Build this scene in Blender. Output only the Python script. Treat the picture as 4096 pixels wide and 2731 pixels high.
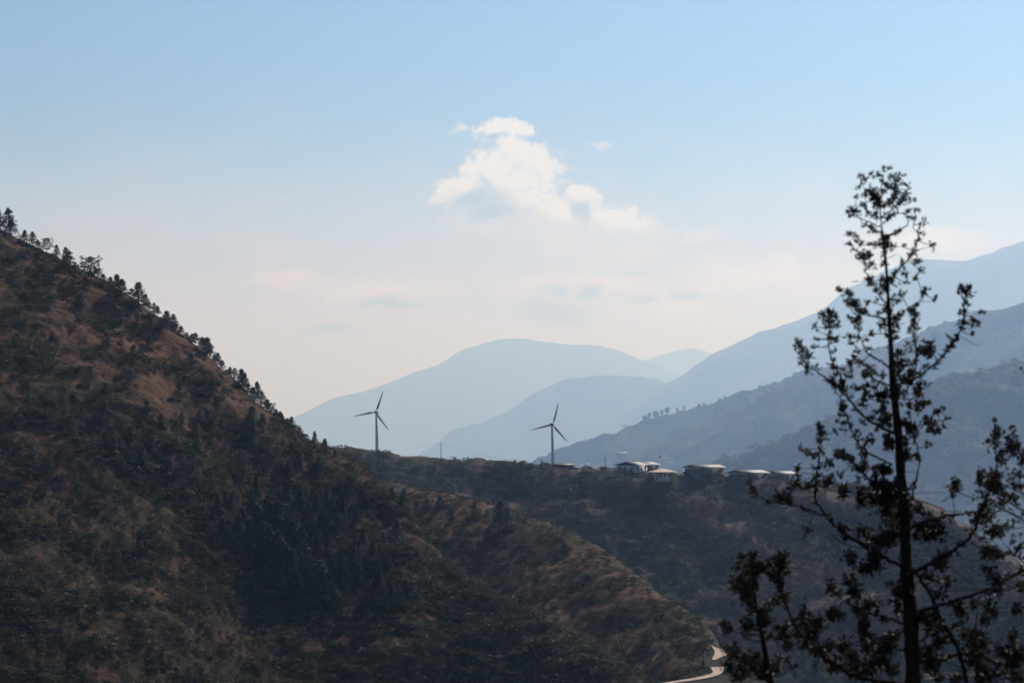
import bpy, math, random
import numpy as np
from mathutils import Vector
for o in list(bpy.data.objects): bpy.data.objects.remove(o)
SC = bpy.context.scene
COL = SC.collection
rng = np.random.default_rng(11)
random.seed(5)
R = math.radians

# ---------------------------------------------------------------- camera
FPX, CX, HZ = 10101.0, 2048.0, 1742.0          # focal length, centre and eye level in photo pixels
cam = bpy.data.cameras.new('camera'); cam_o = bpy.data.objects.new('camera', cam); COL.objects.link(cam_o)
cam.sensor_width = 36.0; cam.lens = FPX/4096*36.0
cam.shift_y = (HZ-1365.5)/4096
cam.clip_start = 0.5; cam.clip_end = 120000
cam_o.location = (0, 0, 0); cam_o.rotation_euler = (R(90), 0, 0)
cam.dof.use_dof = True; cam.dof.focus_distance = 1300; cam.dof.aperture_fstop = 3.0
SC.camera = cam_o

def at(u, v, D):
    return ((u-CX)/FPX*D, D, (HZ-v)/FPX*D)

# ---------------------------------------------------------------- render / exposure
SC.render.engine = 'CYCLES'
SC.cycles.use_denoising = True
SC.cycles.max_bounces = 4
SC.cycles.diffuse_bounces = 2
SC.cycles.glossy_bounces = 2
SC.cycles.transparent_max_bounces = 16
SC.cycles.volume_bounces = 1
SC.cycles.sample_clamp_indirect = 4
SC.view_settings.view_transform = 'Standard'
SC.view_settings.look = 'None'
SC.view_settings.gamma = 1.0
SC.view_settings.exposure = EXPOSURE = -0.14

# ---------------------------------------------------------------- sun
SUN_EL, SUN_AZ = R(42), R(28)                  # azimuth measured from straight ahead towards the right
sd = Vector((math.cos(SUN_EL)*math.sin(SUN_AZ), math.cos(SUN_EL)*math.cos(SUN_AZ), math.sin(SUN_EL)))
sl = bpy.data.lights.new('sun', 'SUN'); sl.energy = 4.8; sl.angle = R(0.5); sl.color = (1.0, 0.95, 0.895)
so = bpy.data.objects.new('sun', sl); COL.objects.link(so)
so.rotation_euler = sd.to_track_quat('Z', 'Y').to_euler()
so.location = (200, 200, 400)

# ---------------------------------------------------------------- world: daylight sky with a broken cloud
W = bpy.data.worlds.new('World'); SC.world = W; W.use_nodes = True
nt = W.node_tree; nt.nodes.clear()
class NG:
    """tiny helper for node maths"""
    def __init__(s, nt): s.nt = nt
    def n(s, t, **kw):
        x = s.nt.nodes.new(t)
        for k, v in kw.items(): setattr(x, k, v)
        return x
    def set(s, inp, v):
        if hasattr(v, 'is_output') or hasattr(v, 'links') and not isinstance(v, (int, float)): s.nt.links.new(v, inp)
        else: inp.default_value = v
    def m(s, op, a, b=None, c=None, clamp=False):
        x = s.n('ShaderNodeMath', operation=op, use_clamp=clamp)
        for i, v in enumerate((a, b, c)):
            if v is not None: s.set(x.inputs[i], v)
        return x.outputs[0]
    def mix(s, f, a, b, blend='MIX'):
        x = s.n('ShaderNodeMix', data_type='RGBA', blend_type=blend)
        s.set(x.inputs[0], f); s.set(x.inputs[6], a if not isinstance(a, tuple) else (*a, 1)[:4]); s.set(x.inputs[7], b if not isinstance(b, tuple) else (*b, 1)[:4])
        return x.outputs[2]
    def smooth(s, v, a, b):
        x = s.n('ShaderNodeMapRange', interpolation_type='SMOOTHSTEP')
        s.set(x.inputs[0], v); x.inputs[1].default_value = a; x.inputs[2].default_value = b
        return x.outputs[0]
    def noise(s, vec, scale, detail=4, rough=.55, dist=0.0, dim='3D'):
        x = s.n('ShaderNodeTexNoise', noise_dimensions=dim)
        if vec is not None: s.nt.links.new(vec, x.inputs['Vector'])
        x.inputs['Scale'].default_value = scale; x.inputs['Detail'].default_value = detail
        x.inputs['Roughness'].default_value = rough; x.inputs['Distortion'].default_value = dist
        return x.outputs[0]
    def xyz(s, a, b, c):
        x = s.n('ShaderNodeCombineXYZ')
        for i, v in enumerate((a, b, c)): s.set(x.inputs[i], v)
        return x.outputs[0]
g = NG(nt)
C_VEIL, C_LOW, C_LOWSH, C_SOFT, C_BODY, C_LIT, C_DARK = (1.06, .82, .88), (1.32, 1.12, 1.12), (.24, .37, .48), (.92, .86, .92), (.74, .76, .84), (1.02, 1.03, 1.08), (.36, .46, .63)
sky = g.n('ShaderNodeTexSky', sky_type='NISHITA')
sky.sun_disc = False; sky.sun_elevation = SUN_EL; sky.sun_rotation = SUN_AZ
sky.altitude = 1500; sky.air_density = 1.0; sky.dust_density = 1.6; sky.ozone_density = 1.5
SKY_STRENGTH = 0.085
tc = g.n('ShaderNodeTexCoord'); sp = g.n('ShaderNodeSeparateXYZ'); nt.links.new(tc.outputs['Generated'], sp.inputs[0])
dx, dy, dz = sp.outputs
fy = g.m('MAXIMUM', dy, 0.02)
U = g.m('MULTIPLY', g.m('DIVIDE', dx, fy), FPX/1000)      # tangent-plane direction, in thousandths of the focal length
Vv = g.m('MULTIPLY', g.m('DIVIDE', dz, fy), FPX/1000)
uv = g.xyz(U, Vv, 0.0)
off = lambda du, dv, dw: g.xyz(g.m('ADD', U, du), g.m('ADD', Vv, dv), dw)
w1 = g.m('SUBTRACT', g.noise(uv, 4.5, 6, .58), .5)
w2 = g.m('SUBTRACT', g.noise(off(7.3, 2.1, 0.0), 4.5, 6, .58), .5)
fz = g.m('SUBTRACT', g.noise(off(0, 0, 3.0), 6.5, 8, .62), .5)
fq = g.m('SUBTRACT', g.noise(off(0, 0, 9.0), 17.0, 6, .6), .5)
fs = g.m('SUBTRACT', g.noise(g.xyz(g.m('MULTIPLY', U, .45), Vv, 5.0), 5.0, 7, .6), .5)      # stretched along the horizon
Uw = g.m('ADD', U, g.m('MULTIPLY', w1, .16)); Vw = g.m('ADD', Vv, g.m('MULTIPLY', w2, .17))
def field(blobs):
    acc = None
    for (u, v, rx, ry) in blobs:                           # photo pixels
        a = g.m('DIVIDE', g.m('SUBTRACT', Uw, (u-CX)/1000), rx/1000)
        b = g.m('DIVIDE', g.m('SUBTRACT', Vw, (HZ-v)/1000), ry/1000)
        d = g.m('SUBTRACT', 1.0, g.m('SQRT', g.m('ADD', g.m('MULTIPLY', a, a), g.m('MULTIPLY', b, b))))
        acc = d if acc is None else g.m('SMOOTH_MAX', acc, d, 0.12)
    return acc
body = field([(2010,525,160,46),(2040,580,110,40),(2070,625,165,60),(2180,655,130,55),(1990,690,200,65),(1850,770,150,85),(1950,850,150,80),(2080,760,210,85),(2220,850,210,100),(2320,800,110,60),(2430,890,150,85),(2530,930,110,60),(2400,975,190,80),(2250,930,200,90)])
lit = field([(2010,520,150,45),(2070,600,120,45),(2180,645,110,45),(1960,665,170,50),(1830,735,90,45),(1770,770,55,60),(2060,720,170,60),(2160,790,130,60),(2320,775,95,50),(2430,850,110,50),(2510,890,80,40),(2260,850,120,45)])
soft = field([(2300,960,360,140),(2500,1000,260,110),(1950,900,260,110),(2650,930,100,40),(2790,950,160,45),(2400,590,90,20)])
dark = field([(1890,815,165,68),(1965,872,150,62),(2330,850,60,60)])
low = field([(1500,1170,420,60),(2350,1130,520,70),(1350,1290,180,50),(3050,1110,560,120),(2700,1230,360,90),(1150,1130,280,45),(3700,960,420,70)])
lowsh = field([(2210,1265,200,62),(1330,1310,160,45),(2230,1165,75,45),(2360,1170,65,40),(1560,1210,190,32),(2560,1200,90,30),(2750,1190,90,25)])
def puff(scale, du, k):
    x = g.n('ShaderNodeTexVoronoi', feature='SMOOTH_F1', voronoi_dimensions='2D'); x.inputs['Smoothness'].default_value = .35
    x.inputs['Scale'].default_value = scale; nt.links.new(g.xyz(g.m('ADD', Uw, du), Vw, 0.0), x.inputs['Vector'])
    return g.m('MULTIPLY', g.m('SUBTRACT', .42, x.outputs['Distance']), k)
pf = g.m('ADD', g.m('ADD', puff(9.0, 0.0, .5), puff(21.0, 3.7, .42)), puff(46.0, 1.3, .28))
nz1 = g.m('ADD', g.m('MULTIPLY', fz, .62), g.m('ADD', g.m('MULTIPLY', fq, .35), pf))
nz2 = g.m('ADD', g.m('MULTIPLY', g.m('ADD', fs, fz), .62), g.m('ADD', g.m('MULTIPLY', fq, .25), g.m('MULTIPLY', pf, .45)))
ahead = g.smooth(dy, .3, .6)
mb = g.m('MULTIPLY', ahead, g.smooth(g.m('ADD', body, nz1), -.12, .46))
mlit = g.smooth(g.m('ADD', g.m('ADD', lit, .05), g.m('MULTIPLY', nz1, 1.35)), -.25, .75)
ms = g.m('MULTIPLY', g.smooth(g.m('ADD', soft, nz1), 0.0, .9), .6)
mdk = g.m('MULTIPLY', g.smooth(g.m('ADD', dark, g.m('ADD', g.m('MULTIPLY', fz, .5), g.m('MULTIPLY', fq, .25))), -.1, .85), .9)
ml = g.m('MULTIPLY', g.smooth(g.m('ADD', low, nz2), 0.0, .9), .5)
mls = g.m('MULTIPLY', g.smooth(g.m('ADD', lowsh, g.m('MULTIPLY', nz2, .8)), -.2, .95), .75)
skyc = g.n('ShaderNodeVectorMath', operation='SCALE'); nt.links.new(sky.outputs[0], skyc.inputs[0]); skyc.inputs[3].default_value = SKY_STRENGTH
SKY = skyc.outputs[0]
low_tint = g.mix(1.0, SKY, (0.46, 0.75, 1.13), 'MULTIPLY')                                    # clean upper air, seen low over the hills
high_tint = g.mix(1.0, SKY, (0.56, 0.46, 0.36), 'MULTIPLY')  # overhead sky dimmed and warmed so its ambient light leaves slopes dark, neutral
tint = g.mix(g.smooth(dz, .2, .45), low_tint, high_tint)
veil = g.m('MULTIPLY', g.smooth(g.m('ADD', Vv, g.m('MULTIPLY', fs, .5)), 1.42, 0.25), .72)       # thin high veil thickening to the horizon
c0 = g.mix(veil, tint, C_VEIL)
c1 = g.mix(ml, c0, C_LOW)
c2 = g.mix(mls, c1, C_LOWSH)
c3 = g.mix(ms, c2, C_SOFT)
cloud = g.mix(mlit, C_BODY, C_LIT)
cloud = g.mix(mdk, cloud, C_DARK)
c5 = g.mix(mb, c3, cloud)
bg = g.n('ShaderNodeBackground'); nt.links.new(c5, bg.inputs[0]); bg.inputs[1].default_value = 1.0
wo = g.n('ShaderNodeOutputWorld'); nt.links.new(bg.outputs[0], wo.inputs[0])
W.cycles.sampling_method = 'MANUAL'; W.cycles.sample_map_resolution = 1024
HAZE_D, HAZE_G, HAZE_COL = 4.9e-5, 0.60, (0.385, 0.60, 1.0, 1)
# ---------------------------------------------------------------- helpers
def tag(o, label=None, cat=None, group=None, kind=None):
    if label: o['label'] = label
    if cat: o['category'] = cat
    if group: o['group'] = group
    if kind: o['kind'] = kind
    return o
def new_mesh(name, V, F, mat=None, smooth=False):
    me = bpy.data.meshes.new(name)
    V = np.asarray(V, dtype=np.float32); F = np.asarray(F, dtype=np.int32)
    k = F.shape[1]
    me.vertices.add(len(V)); me.vertices.foreach_set('co', V.ravel())
    me.loops.add(F.size); me.loops.foreach_set('vertex_index', F.ravel())
    me.polygons.add(len(F)); me.polygons.foreach_set('loop_start', np.arange(0, F.size, k, dtype=np.int32))
    me.update(calc_edges=True); me.validate()
    if smooth: me.polygons.foreach_set('use_smooth', np.ones(len(F), dtype=bool))
    if mat: me.materials.append(mat)
    return me
def link(name, me, parent=None, loc=None):
    o = bpy.data.objects.new(name, me); COL.objects.link(o)
    if parent is not None: o.parent = parent
    if loc is not None: o.location = loc
    return o
def empty(name, loc=(0, 0, 0), rz=0.0):
    o = bpy.data.objects.new(name, None); COL.objects.link(o); o.location = loc; o.rotation_euler = (0, 0, rz)
    o.empty_display_size = 0.5
    return o

def mat_simple(name, col, rough=.8, var=.25, scale=3.0, spec=.3, coords='Object', metal=0.0, bump=0.0):
    m = bpy.data.materials.new(name); m.use_nodes = True
    t = m.node_tree; b = t.nodes['Principled BSDF']; q = NG(t)
    tcn = q.n('ShaderNodeTexCoord')
    nz = q.noise(tcn.outputs[coords], scale, 5, .6)
    c = tuple(x*(1-var) for x in col); d = tuple(min(1, x*(1+var)) for x in col)
    t.links.new(q.mix(q.smooth(nz, .3, .7), c, d), b.inputs['Base Color'])
    b.inputs['Roughness'].default_value = rough; b.inputs['Specular IOR Level'].default_value = spec; b.inputs['Metallic'].default_value = metal
    if bump:
        bn = q.n('ShaderNodeBump'); bn.inputs['Strength'].default_value = bump
        t.links.new(nz, bn.inputs['Height']); t.links.new(bn.outputs[0], b.inputs['Normal'])
    return m
def mat_foliage(name, cols, scale, rough=.7, spec=.25, trans=.0):
    """leaf material: three leaf colours mixed by a world-space noise and per object"""
    m = bpy.data.materials.new(name); m.use_nodes = True
    t = m.node_tree; b = t.nodes['Principled BSDF']; q = NG(t)
    ge = q.n('ShaderNodeNewGeometry'); oi = q.n('ShaderNodeObjectInfo')
    nz = q.noise(ge.outputs['Position'], scale, 3, .7)
    n2 = q.noise(ge.outputs['Position'], scale*7, 2, .6)
    v = q.m('ADD', q.m('MULTIPLY', q.m('SUBTRACT', nz, .5), 1.9), q.m('MULTIPLY', q.m('SUBTRACT', n2, .5), .8))
    v = q.m('ADD', v, q.m('MULTIPLY', oi.outputs['Random'], .35))
    r = q.n('ShaderNodeValToRGB'); t.links.new(q.m('ADD', v, .33), r.inputs[0])
    e = r.color_ramp.elements; e[0].color = (*cols[0], 1); e[0].position = .15; e[1].color = (*cols[2], 1); e[1].position = .9
    x = e.new(.5); x.color = (*cols[1], 1)
    t.links.new(r.outputs[0], b.inputs['Base Color'])
    b.inputs['Roughness'].default_value = rough; b.inputs['Specular IOR Level'].default_value = spec
    if trans:
        tr = q.n('ShaderNodeBsdfTranslucent'); t.links.new(r.outputs[0], tr.inputs[0])
        mx = q.n('ShaderNodeMixShader'); mx.inputs[0].default_value = trans
        t.links.new(b.outputs[0], mx.inputs[1]); t.links.new(tr.outputs[0], mx.inputs[2])
        t.links.new(mx.outputs[0], t.nodes['Material Output'].inputs[0])
    return m
def mat_slope(name, grass, soil, scrub, s_big, s_mid, s_fine, scrub_amt=.5, bump=.6, bdist=1.0, zone=None):
    """dry mountain slope: straw and red-brown grass, bare soil streaks, patches of low scrub"""
    m = bpy.data.materials.new(name); m.use_nodes = True
    t = m.node_tree; b = t.nodes['Principled BSDF']; q = NG(t)
    P = q.n('ShaderNodeNewGeometry').outputs['Position']
    mp = q.n('ShaderNodeMapping'); t.links.new(P, mp.inputs[0]); mp.inputs['Scale'].default_value = (1, 1, 1.8)
    P = mp.outputs[0]
    big = q.noise(P, s_big, 5, .6, .4); mid = q.noise(P, s_mid, 5, .65); fine = q.noise(P, s_fine, 5, .7)
    col = q.mix(q.smooth(q.m('ADD', mid, q.m('MULTIPLY', q.m('SUBTRACT', fine, .5), .7)), .38, .66), grass, soil)
    sc = q.smooth(q.m('ADD', q.m('ADD', big, q.m('MULTIPLY', q.m('SUBTRACT', mid, .5), .7)), q.m('MULTIPLY', q.m('SUBTRACT', fine, .5), .55)), .62-.25*scrub_amt, .75-.25*scrub_amt)
    if zone:                                                # scrub takes over below this height
        sz = q.n('ShaderNodeSeparateXYZ'); t.links.new(q.n('ShaderNodeNewGeometry').outputs['Position'], sz.inputs[0])
        lowz = q.smooth(q.m('ADD', sz.outputs[2], q.m('MULTIPLY', q.m('SUBTRACT', big, .5), 90.0)), zone+28, zone-28)
        sc = q.m('MAXIMUM', sc, q.m('MULTIPLY', lowz, q.smooth(q.m('ADD', mid, q.m('SUBTRACT', fine, .5)), .25, .62)))
    col = q.mix(sc, col, scrub)
    col = q.mix(q.m('MULTIPLY', q.smooth(fine, .35, .62), 1.0), q.mix(.45, col, (0.012, 0.012, 0.010)), col)
    t.links.new(col, b.inputs['Base Color'])
    b.inputs['Roughness'].default_value = .95; b.inputs['Specular IOR Level'].default_value = .1
    bn = q.n('ShaderNodeBump'); bn.inputs['Strength'].default_value = bump; bn.inputs['Distance'].default_value = bdist
    t.links.new(q.m('ADD', q.m('MULTIPLY', mid, .6), q.m('MULTIPLY', fine, .5)), bn.inputs['Height'])
    t.links.new(bn.outputs[0], b.inputs['Normal'])
    return m

# numpy gradient noise
_perm = rng.permutation(512).astype(np.int64)
_ga = rng.uniform(0, 2*np.pi, 512)
def pnoise(x, y):
    xi = np.floor(x).astype(np.int64); yi = np.floor(y).astype(np.int64); xf = x-xi; yf = y-yi
    def gr(ix, iy, fx, fy_):
        a = _ga[_perm[(_perm[ix & 511]+iy) & 511]]
        return np.cos(a)*fx+np.sin(a)*fy_
    u = xf*xf*xf*(xf*(xf*6-15)+10); v = yf*yf*yf*(yf*(yf*6-15)+10)
    a = gr(xi, yi, xf, yf); b = gr(xi+1, yi, xf-1, yf); c = gr(xi, yi+1, xf, yf-1); d = gr(xi+1, yi+1, xf-1, yf-1)
    return ((a+(b-a)*u)+((c+(d-c)*u)-(a+(b-a)*u))*v)*1.5
def fbm(x, y, oct=5, gain=.5):
    s = np.zeros_like(x); a = 1.0; f = 1.0
    for i in range(oct):
        s += a*pnoise(x*f+17.3*i, y*f-9.1*i); a *= gain; f *= 2.03
    return s

class Ridge:
    """a hill as one sheet hung from its crest line: crest = [(u, v, distance)], then both flanks fall away"""
    def __init__(s, name, crest, fdir, Lf, sf, Lb, sb, N, M, mat, rad=12, amp=6, sc=60, gul=8, gsc=60, camp=1.0, csc=8, seed=0, k=1.0, bow=0.0):
        crest = [(u, v, d*k) for u, v, d in crest]
        Lf, Lb, rad, amp, sc, gul, gsc, camp, csc = [q*k for q in (Lf, Lb, rad, amp, sc, gul, gsc, camp, csc)]
        c = np.array([at(*p) for p in crest], float)
        L = np.concatenate([[0], np.cumsum(np.linalg.norm(np.diff(c, axis=0), axis=1))])
        t = np.linspace(0, L[-1], N)
        C = np.stack([np.interp(t, L, c[:, q]) for q in range(3)], 1)
        kw = max(3, int(N*0.012)) | 1
        ker = np.hanning(kw+2)[1:-1]; ker /= ker.sum()
        Cp = np.pad(C, ((kw//2, kw//2), (0, 0)), mode='edge')
        C = np.stack([np.convolve(Cp[:, i], ker, 'valid') for i in range(3)], 1)
        fd = np.array(fdir, float); fd /= np.linalg.norm(fd)
        nb = int(M*0.25) if Lb > 0 else 0
        rows = np.concatenate([-Lb*np.linspace(1, 0, nb, endpoint=False)**1.6, Lf*np.linspace(0, 1, M-nb)**1.15])
        T, S = np.meshgrid(rows, t)
        XY = C[:, None, :2]+T[:, :, None]*fd
        sl = np.where(T > 0, sf, sb)
        drop = sl*(np.sqrt(T*T+rad*rad)-rad)
        if bow: drop = drop*(1+bow*np.clip(T, 0, None)/max(Lf, 1))
        ramp = np.clip(np.abs(T)/(rad*2.5), 0, 1)
        x, y = XY[..., 0]+seed*311.7, XY[..., 1]-seed*97.3
        Z = C[:, None, 2]-drop
        Z = Z+ramp*amp*fbm(x/sc, y/sc, 6, .52)
        along = S+T*.25
        gn = np.abs(fbm(along/gsc+seed*3.1, T/(gsc*4)+seed, 4, .5))
        Z = Z-ramp*np.clip(np.abs(T)/(Lf*.3), 0, 1)*gul*(1-np.clip(gn*2.2, 0, 1))**1.5
        Z = Z+camp*fbm(x/csc, y/csc, 4, .55)
        s.V = np.concatenate([XY, Z[..., None]], 2); s.T = T; s.name = name
        s.N, s.M = s.V.shape[:2]
        i, j = np.meshgrid(np.arange(s.N-1), np.arange(s.M-1), indexing='ij')
        a = i*s.M+j
        F = np.stack([a, a+1, a+s.M+1, a+s.M], -1).reshape(-1, 4)
        e1 = s.V[1, 0]-s.V[0, 0]; e2 = s.V[0, 1]-s.V[0, 0]
        if np.cross(e2, e1)[2] < 0: F = F[:, ::-1]
        s.ob = link(name, new_mesh(name, s.V.reshape(-1, 3), F, mat, True))
        tag(s.ob, kind='structure')
        P = s.V.reshape(-1, 3)
        yy = np.maximum(P[:, 1], 1)
        s.uv = np.stack([CX+P[:, 0]/yy*FPX, HZ-P[:, 2]/yy*FPX], 1); s.P = P
    def put(s, u, v, tol=9):
        d = np.hypot(s.uv[:, 0]-u, s.uv[:, 1]-v)
        ok = np.where(d < max(tol, d.min()*1.01+.01))[0]
        return Vector(s.P[ok[np.argmin(s.P[ok, 1])]])
    def scatter(s, n, tmin, tmax, keep=None):
        """random surface points between two offsets down the flank"""
        i = rng.uniform(0, s.N-1.01, n*3); tt = rng.uniform(tmin, tmax, n*3)
        rows = s.T[0]
        j = np.interp(tt, rows, np.arange(s.M)); j = np.clip(j, 0, s.M-1.01)
        i0 = i.astype(int); j0 = j.astype(int); fi = (i-i0)[:, None]; fj = (j-j0)[:, None]
        p = (s.V[i0, j0]*(1-fi)*(1-fj)+s.V[i0+1, j0]*fi*(1-fj)+s.V[i0, j0+1]*(1-fi)*fj+s.V[i0+1, j0+1]*fi*fj)
        if keep is not None: p = p[keep(p)]
        return p[:n]
def in_view(p, m=60):
    u = CX+p[:, 0]/p[:, 1]*FPX; v = HZ-p[:, 2]/p[:, 1]*FPX
    return (u > -m) & (u < 4096+m) & (v < 2731+m*2)
def patchy(p, sc, thr, seed=0.0):
    return fbm(p[:, 0]/sc+seed, (p[:, 1]+p[:, 2]*1.5)/sc-seed, 3) + rng.uniform(-.35, .35, len(p)) > (thr(p) if callable(thr) else thr)

# ---------------------------------------------------------------- setting materials
M_HILL = mat_slope('dry_hillside', (0.128, 0.062, 0.040), (0.148, 0.076, 0.050), (0.030, 0.027, 0.014), .012, .06, .42, .55, .8, 1.0, -8)
M_SPUR = mat_slope('dry_spur', (0.128, 0.073, 0.051), (0.15, 0.087, 0.064), (0.044, 0.040, 0.026), .014, .07, .40, .75, .7, 1.0)
M_RIDGE = mat_slope('scrub_ridge', (0.115, 0.078, 0.060), (0.145, 0.096, 0.074), (0.038, 0.040, 0.028), .010, .045, .22, .72, .6, 1.5)
M_FAR = mat_slope('far_slope', (0.032, 0.034, 0.028), (0.042, 0.04, 0.032), (0.016, 0.022, 0.016), .0016, .007, .03, .7, .4, 8)
M_DRYHILL = mat_slope('dry_far_slope', (0.065, 0.05, 0.038), (0.08, 0.06, 0.046), (0.03, 0.03, 0.024), .0016, .007, .03, .3, .4, 8)
M_FOREST = mat_slope('forest_slope', (0.040, 0.045, 0.025), (0.07, 0.06, 0.04), (0.024, 0.032, 0.018), .002, .01, .05, .8, .4, 6)
M_MTN = mat_slope('far_mountain', (0.07, 0.075, 0.055), (0.09, 0.085, 0.06), (0.030, 0.042, 0.028), .0005, .002, .008, .6, .3, 20)

# ---------------------------------------------------------------- ground: valley floor out to the horizon
gy = np.array([-3000, -60, -10, 0, 8, 20, 32, 120, 300, 500, 700, 1000, 1500, 3000, 6000, 12000, 83000.])
gz = np.array([60, 8, 1.0, -1.75, -2.5, -4.6, -7.0, -34, -70, -92, -115, -175, -220, -280, -330, -380, -380.])
na, nr = 260, 210
ang = np.concatenate([np.linspace(-math.pi, -.35, 50, endpoint=False), np.linspace(-.35, .35, 160, endpoint=False), np.linspace(.35, math.pi, 50)])
rad_ = np.concatenate([[0.0], np.geomspace(1.0, 80000, nr-1)])
Ag, Rg = np.meshgrid(ang, rad_, indexing='ij')
gx = np.clip(Rg*np.sin(Ag), -29500, 29500); gyv = np.clip(Rg*np.cos(Ag), -2900, 81000)
gzv = np.interp(gyv, gy, gz)+np.clip(Rg/400, 0, 1)*2.0*fbm(gx/90, gyv/90, 5)+.05*fbm(gx/1.3, gyv/1.3, 3)*np.clip(Rg/6, 0, 1)
ii, jj = np.meshgrid(np.arange(len(ang)-1), np.arange(nr-1), indexing='ij'); a_ = ii*nr+jj
Fg = np.stack([a_, a_+1, a_+nr+1, a_+nr], -1).reshape(-1, 4)[:, ::-1]
tag(link('ground', new_mesh('ground', np.stack([gx, gyv, gzv], -1).reshape(-1, 3), Fg, M_HILL, True)), kind='structure')
def ground_z(x, y): return float(np.interp(y, gy, gz))

# ---------------------------------------------------------------- hills, nearest first
def px(lst, k=4096/2352): return [(u*k, v*k, d) for u, v, d in lst]
hill = Ridge('hillside', [(-900, 330, 1010), (-500, 560, 985), (0, 918, 950), (225, 1030, 942), (420, 1125, 936), (575, 1225, 930), (750, 1355, 922), (905, 1487, 915), (1045, 1630, 908),
             (1185, 1722, 905), (1240, 1772, 903), (1325, 1808, 900), (1400, 1840, 896), (1480, 1895, 890), (1560, 1980, 878), (1660, 2090, 862), (1780, 2240, 845), (1920, 2350, 825),
             (2180, 2480, 795), (2400, 2610, 770), (2600, 2745, 745), (2800, 2890, 720)],
             (.05, -1), 330, .60, 300, .55, 620, 440, M_HILL, rad=9, amp=5, sc=60, gul=3.5, gsc=75, camp=.7, csc=7, seed=1)
spur = Ridge('spur', [(1250, 1860, 1200), (1450, 1905, 1140), (1700, 1962, 1080), (1900, 2000, 1040), (2029, 2045, 1015), (2265, 2122, 970), (2393, 2189, 945), (2521, 2287, 915), (2648, 2393, 890),
             (2740, 2448, 872), (2800, 2490, 860), (2832, 2530, 850), (2850, 2580, 842), (2858, 2640, 835), (2870, 2760, 825), (2900, 2950, 810)],
             (-.30, -1), 260, .58, 220, .65, 420, 260, M_SPUR, rad=16, amp=2.6, sc=50, gul=1.8, gsc=60, camp=.8, csc=8, seed=2)
ridge = Ridge('ridge', [(700, 1790, 1690), (1280, 1798, 1680), (1400, 1800, 1675), (1510, 1808, 1672), (1570, 1822, 1670), (1740, 1832, 1668), (1915, 1848, 1664), (2090, 1858, 1660), (2200, 1872, 1655), (2440, 1884, 1650),
             (2610, 1896, 1645), (2790, 1906, 1640), (3135, 1922, 1632), (3330, 1930, 1625), (3415, 1940, 1620), (3528, 1976, 1610), (3665, 2027, 1590), (3737, 2056, 1575), (3810, 2092, 1560),
             (3917, 2164, 1535), (4062, 2280, 1500), (4250, 2440, 1465), (4500, 2680, 1420)],
             (-.25, -1), 420, .68, 420, .07, 620, 330, M_RIDGE, rad=10, amp=8, sc=95, gul=7, gsc=120, camp=1.1, csc=16, seed=3)
forest = Ridge('forest_slope', px([(1380, 1160, 4600), (1560, 1085, 4600), (1640, 1062, 4600), (1740, 1030, 4600), (1830, 992, 4600), (1950, 945, 4550), (2060, 905, 4500), (2149, 880, 4500), (2237, 858, 4480), (2352, 830, 4450), (2560, 780, 4400)]),
             (-.35, -1), 1500, .50, 500, .5, 320, 160, M_FOREST, rad=40, amp=40, sc=300, gul=40, gsc=350, camp=8, csc=40, seed=4, k=1.956)
low_hill = Ridge('low_hill', px([(1300, 1090, 6000), (1380, 1065, 6000), (1446, 1042, 6000), (1528, 1012, 6000), (1631, 966, 6000), (1704, 931, 6000), (1792, 889, 6000), (1900, 850, 6050), (2040, 800, 6150), (2150, 760, 6250)]),
             (-.45, -1), 2200, .48, 600, .5, 320, 160, M_DRYHILL, rad=50, amp=45, sc=380, gul=50, gsc=450, camp=5, csc=50, seed=5, k=2.288)
tree_hill = Ridge('high_hill', px([(1130, 1120, 8600), (1230, 1063, 8600), (1300, 1032, 8600), (1400, 1008, 8600), (1480, 964, 8600), (1540, 950, 8600), (1640, 925, 8600), (1700, 905, 8600), (1790, 885, 8600), (1860, 850, 8550), (1950, 838, 8500),
             (2020, 800, 8450), (2110, 770, 8400), (2137, 753, 8400), (2180, 742, 8350), (2270, 716, 8300), (2352, 697, 8250), (2600, 620, 8200)]),
             (-.4, -1), 2600, .5, 900, .5, 360, 170, M_FAR, rad=60, amp=60, sc=500, gul=70, gsc=600, camp=7, csc=60, seed=6, k=1.812)
big_mtn = Ridge('mountain', px([(1180, 1075, 17500), (1250, 1040, 17500), (1350, 987, 17500), (1430, 928, 17500), (1530, 880, 17400), (1580, 856, 17400), (1640, 816, 17300), (1740, 766, 17300), (1800, 746, 17200), (1880, 721, 17200), (1950, 662, 17100), (2040, 620, 17000),
             (2080, 603, 17000), (2120, 596, 17000), (2175, 599, 17000), (2215, 602, 17000), (2250, 590, 16900), (2290, 576, 16900), (2352, 556, 16800), (2600, 500, 16600)]),
             (-.3, -1), 6000, .5, 3000, .5, 360, 140, M_MTN, rad=120, amp=110, sc=1100, gul=150, gsc=1100, camp=9, csc=170, seed=7, k=2.288)
mid_mtn = Ridge('mountain', px([(940, 1060, 24000), (1010, 1012, 24000), (1040, 987, 24000), (1120, 966, 24000), (1170, 942, 24000), (1220, 906, 24000), (1290, 873, 24000), (1360, 863, 24000), (1440, 863, 24000), (1500, 869, 24000), (1560, 885, 24000), (1640, 910, 24000)]),
             (-.2, -1), 6000, .5, 3000, .5, 300, 120, M_MTN, rad=150, amp=110, sc=1200, gul=150, gsc=1300, camp=8, csc=200, seed=8, k=1.75)
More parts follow.
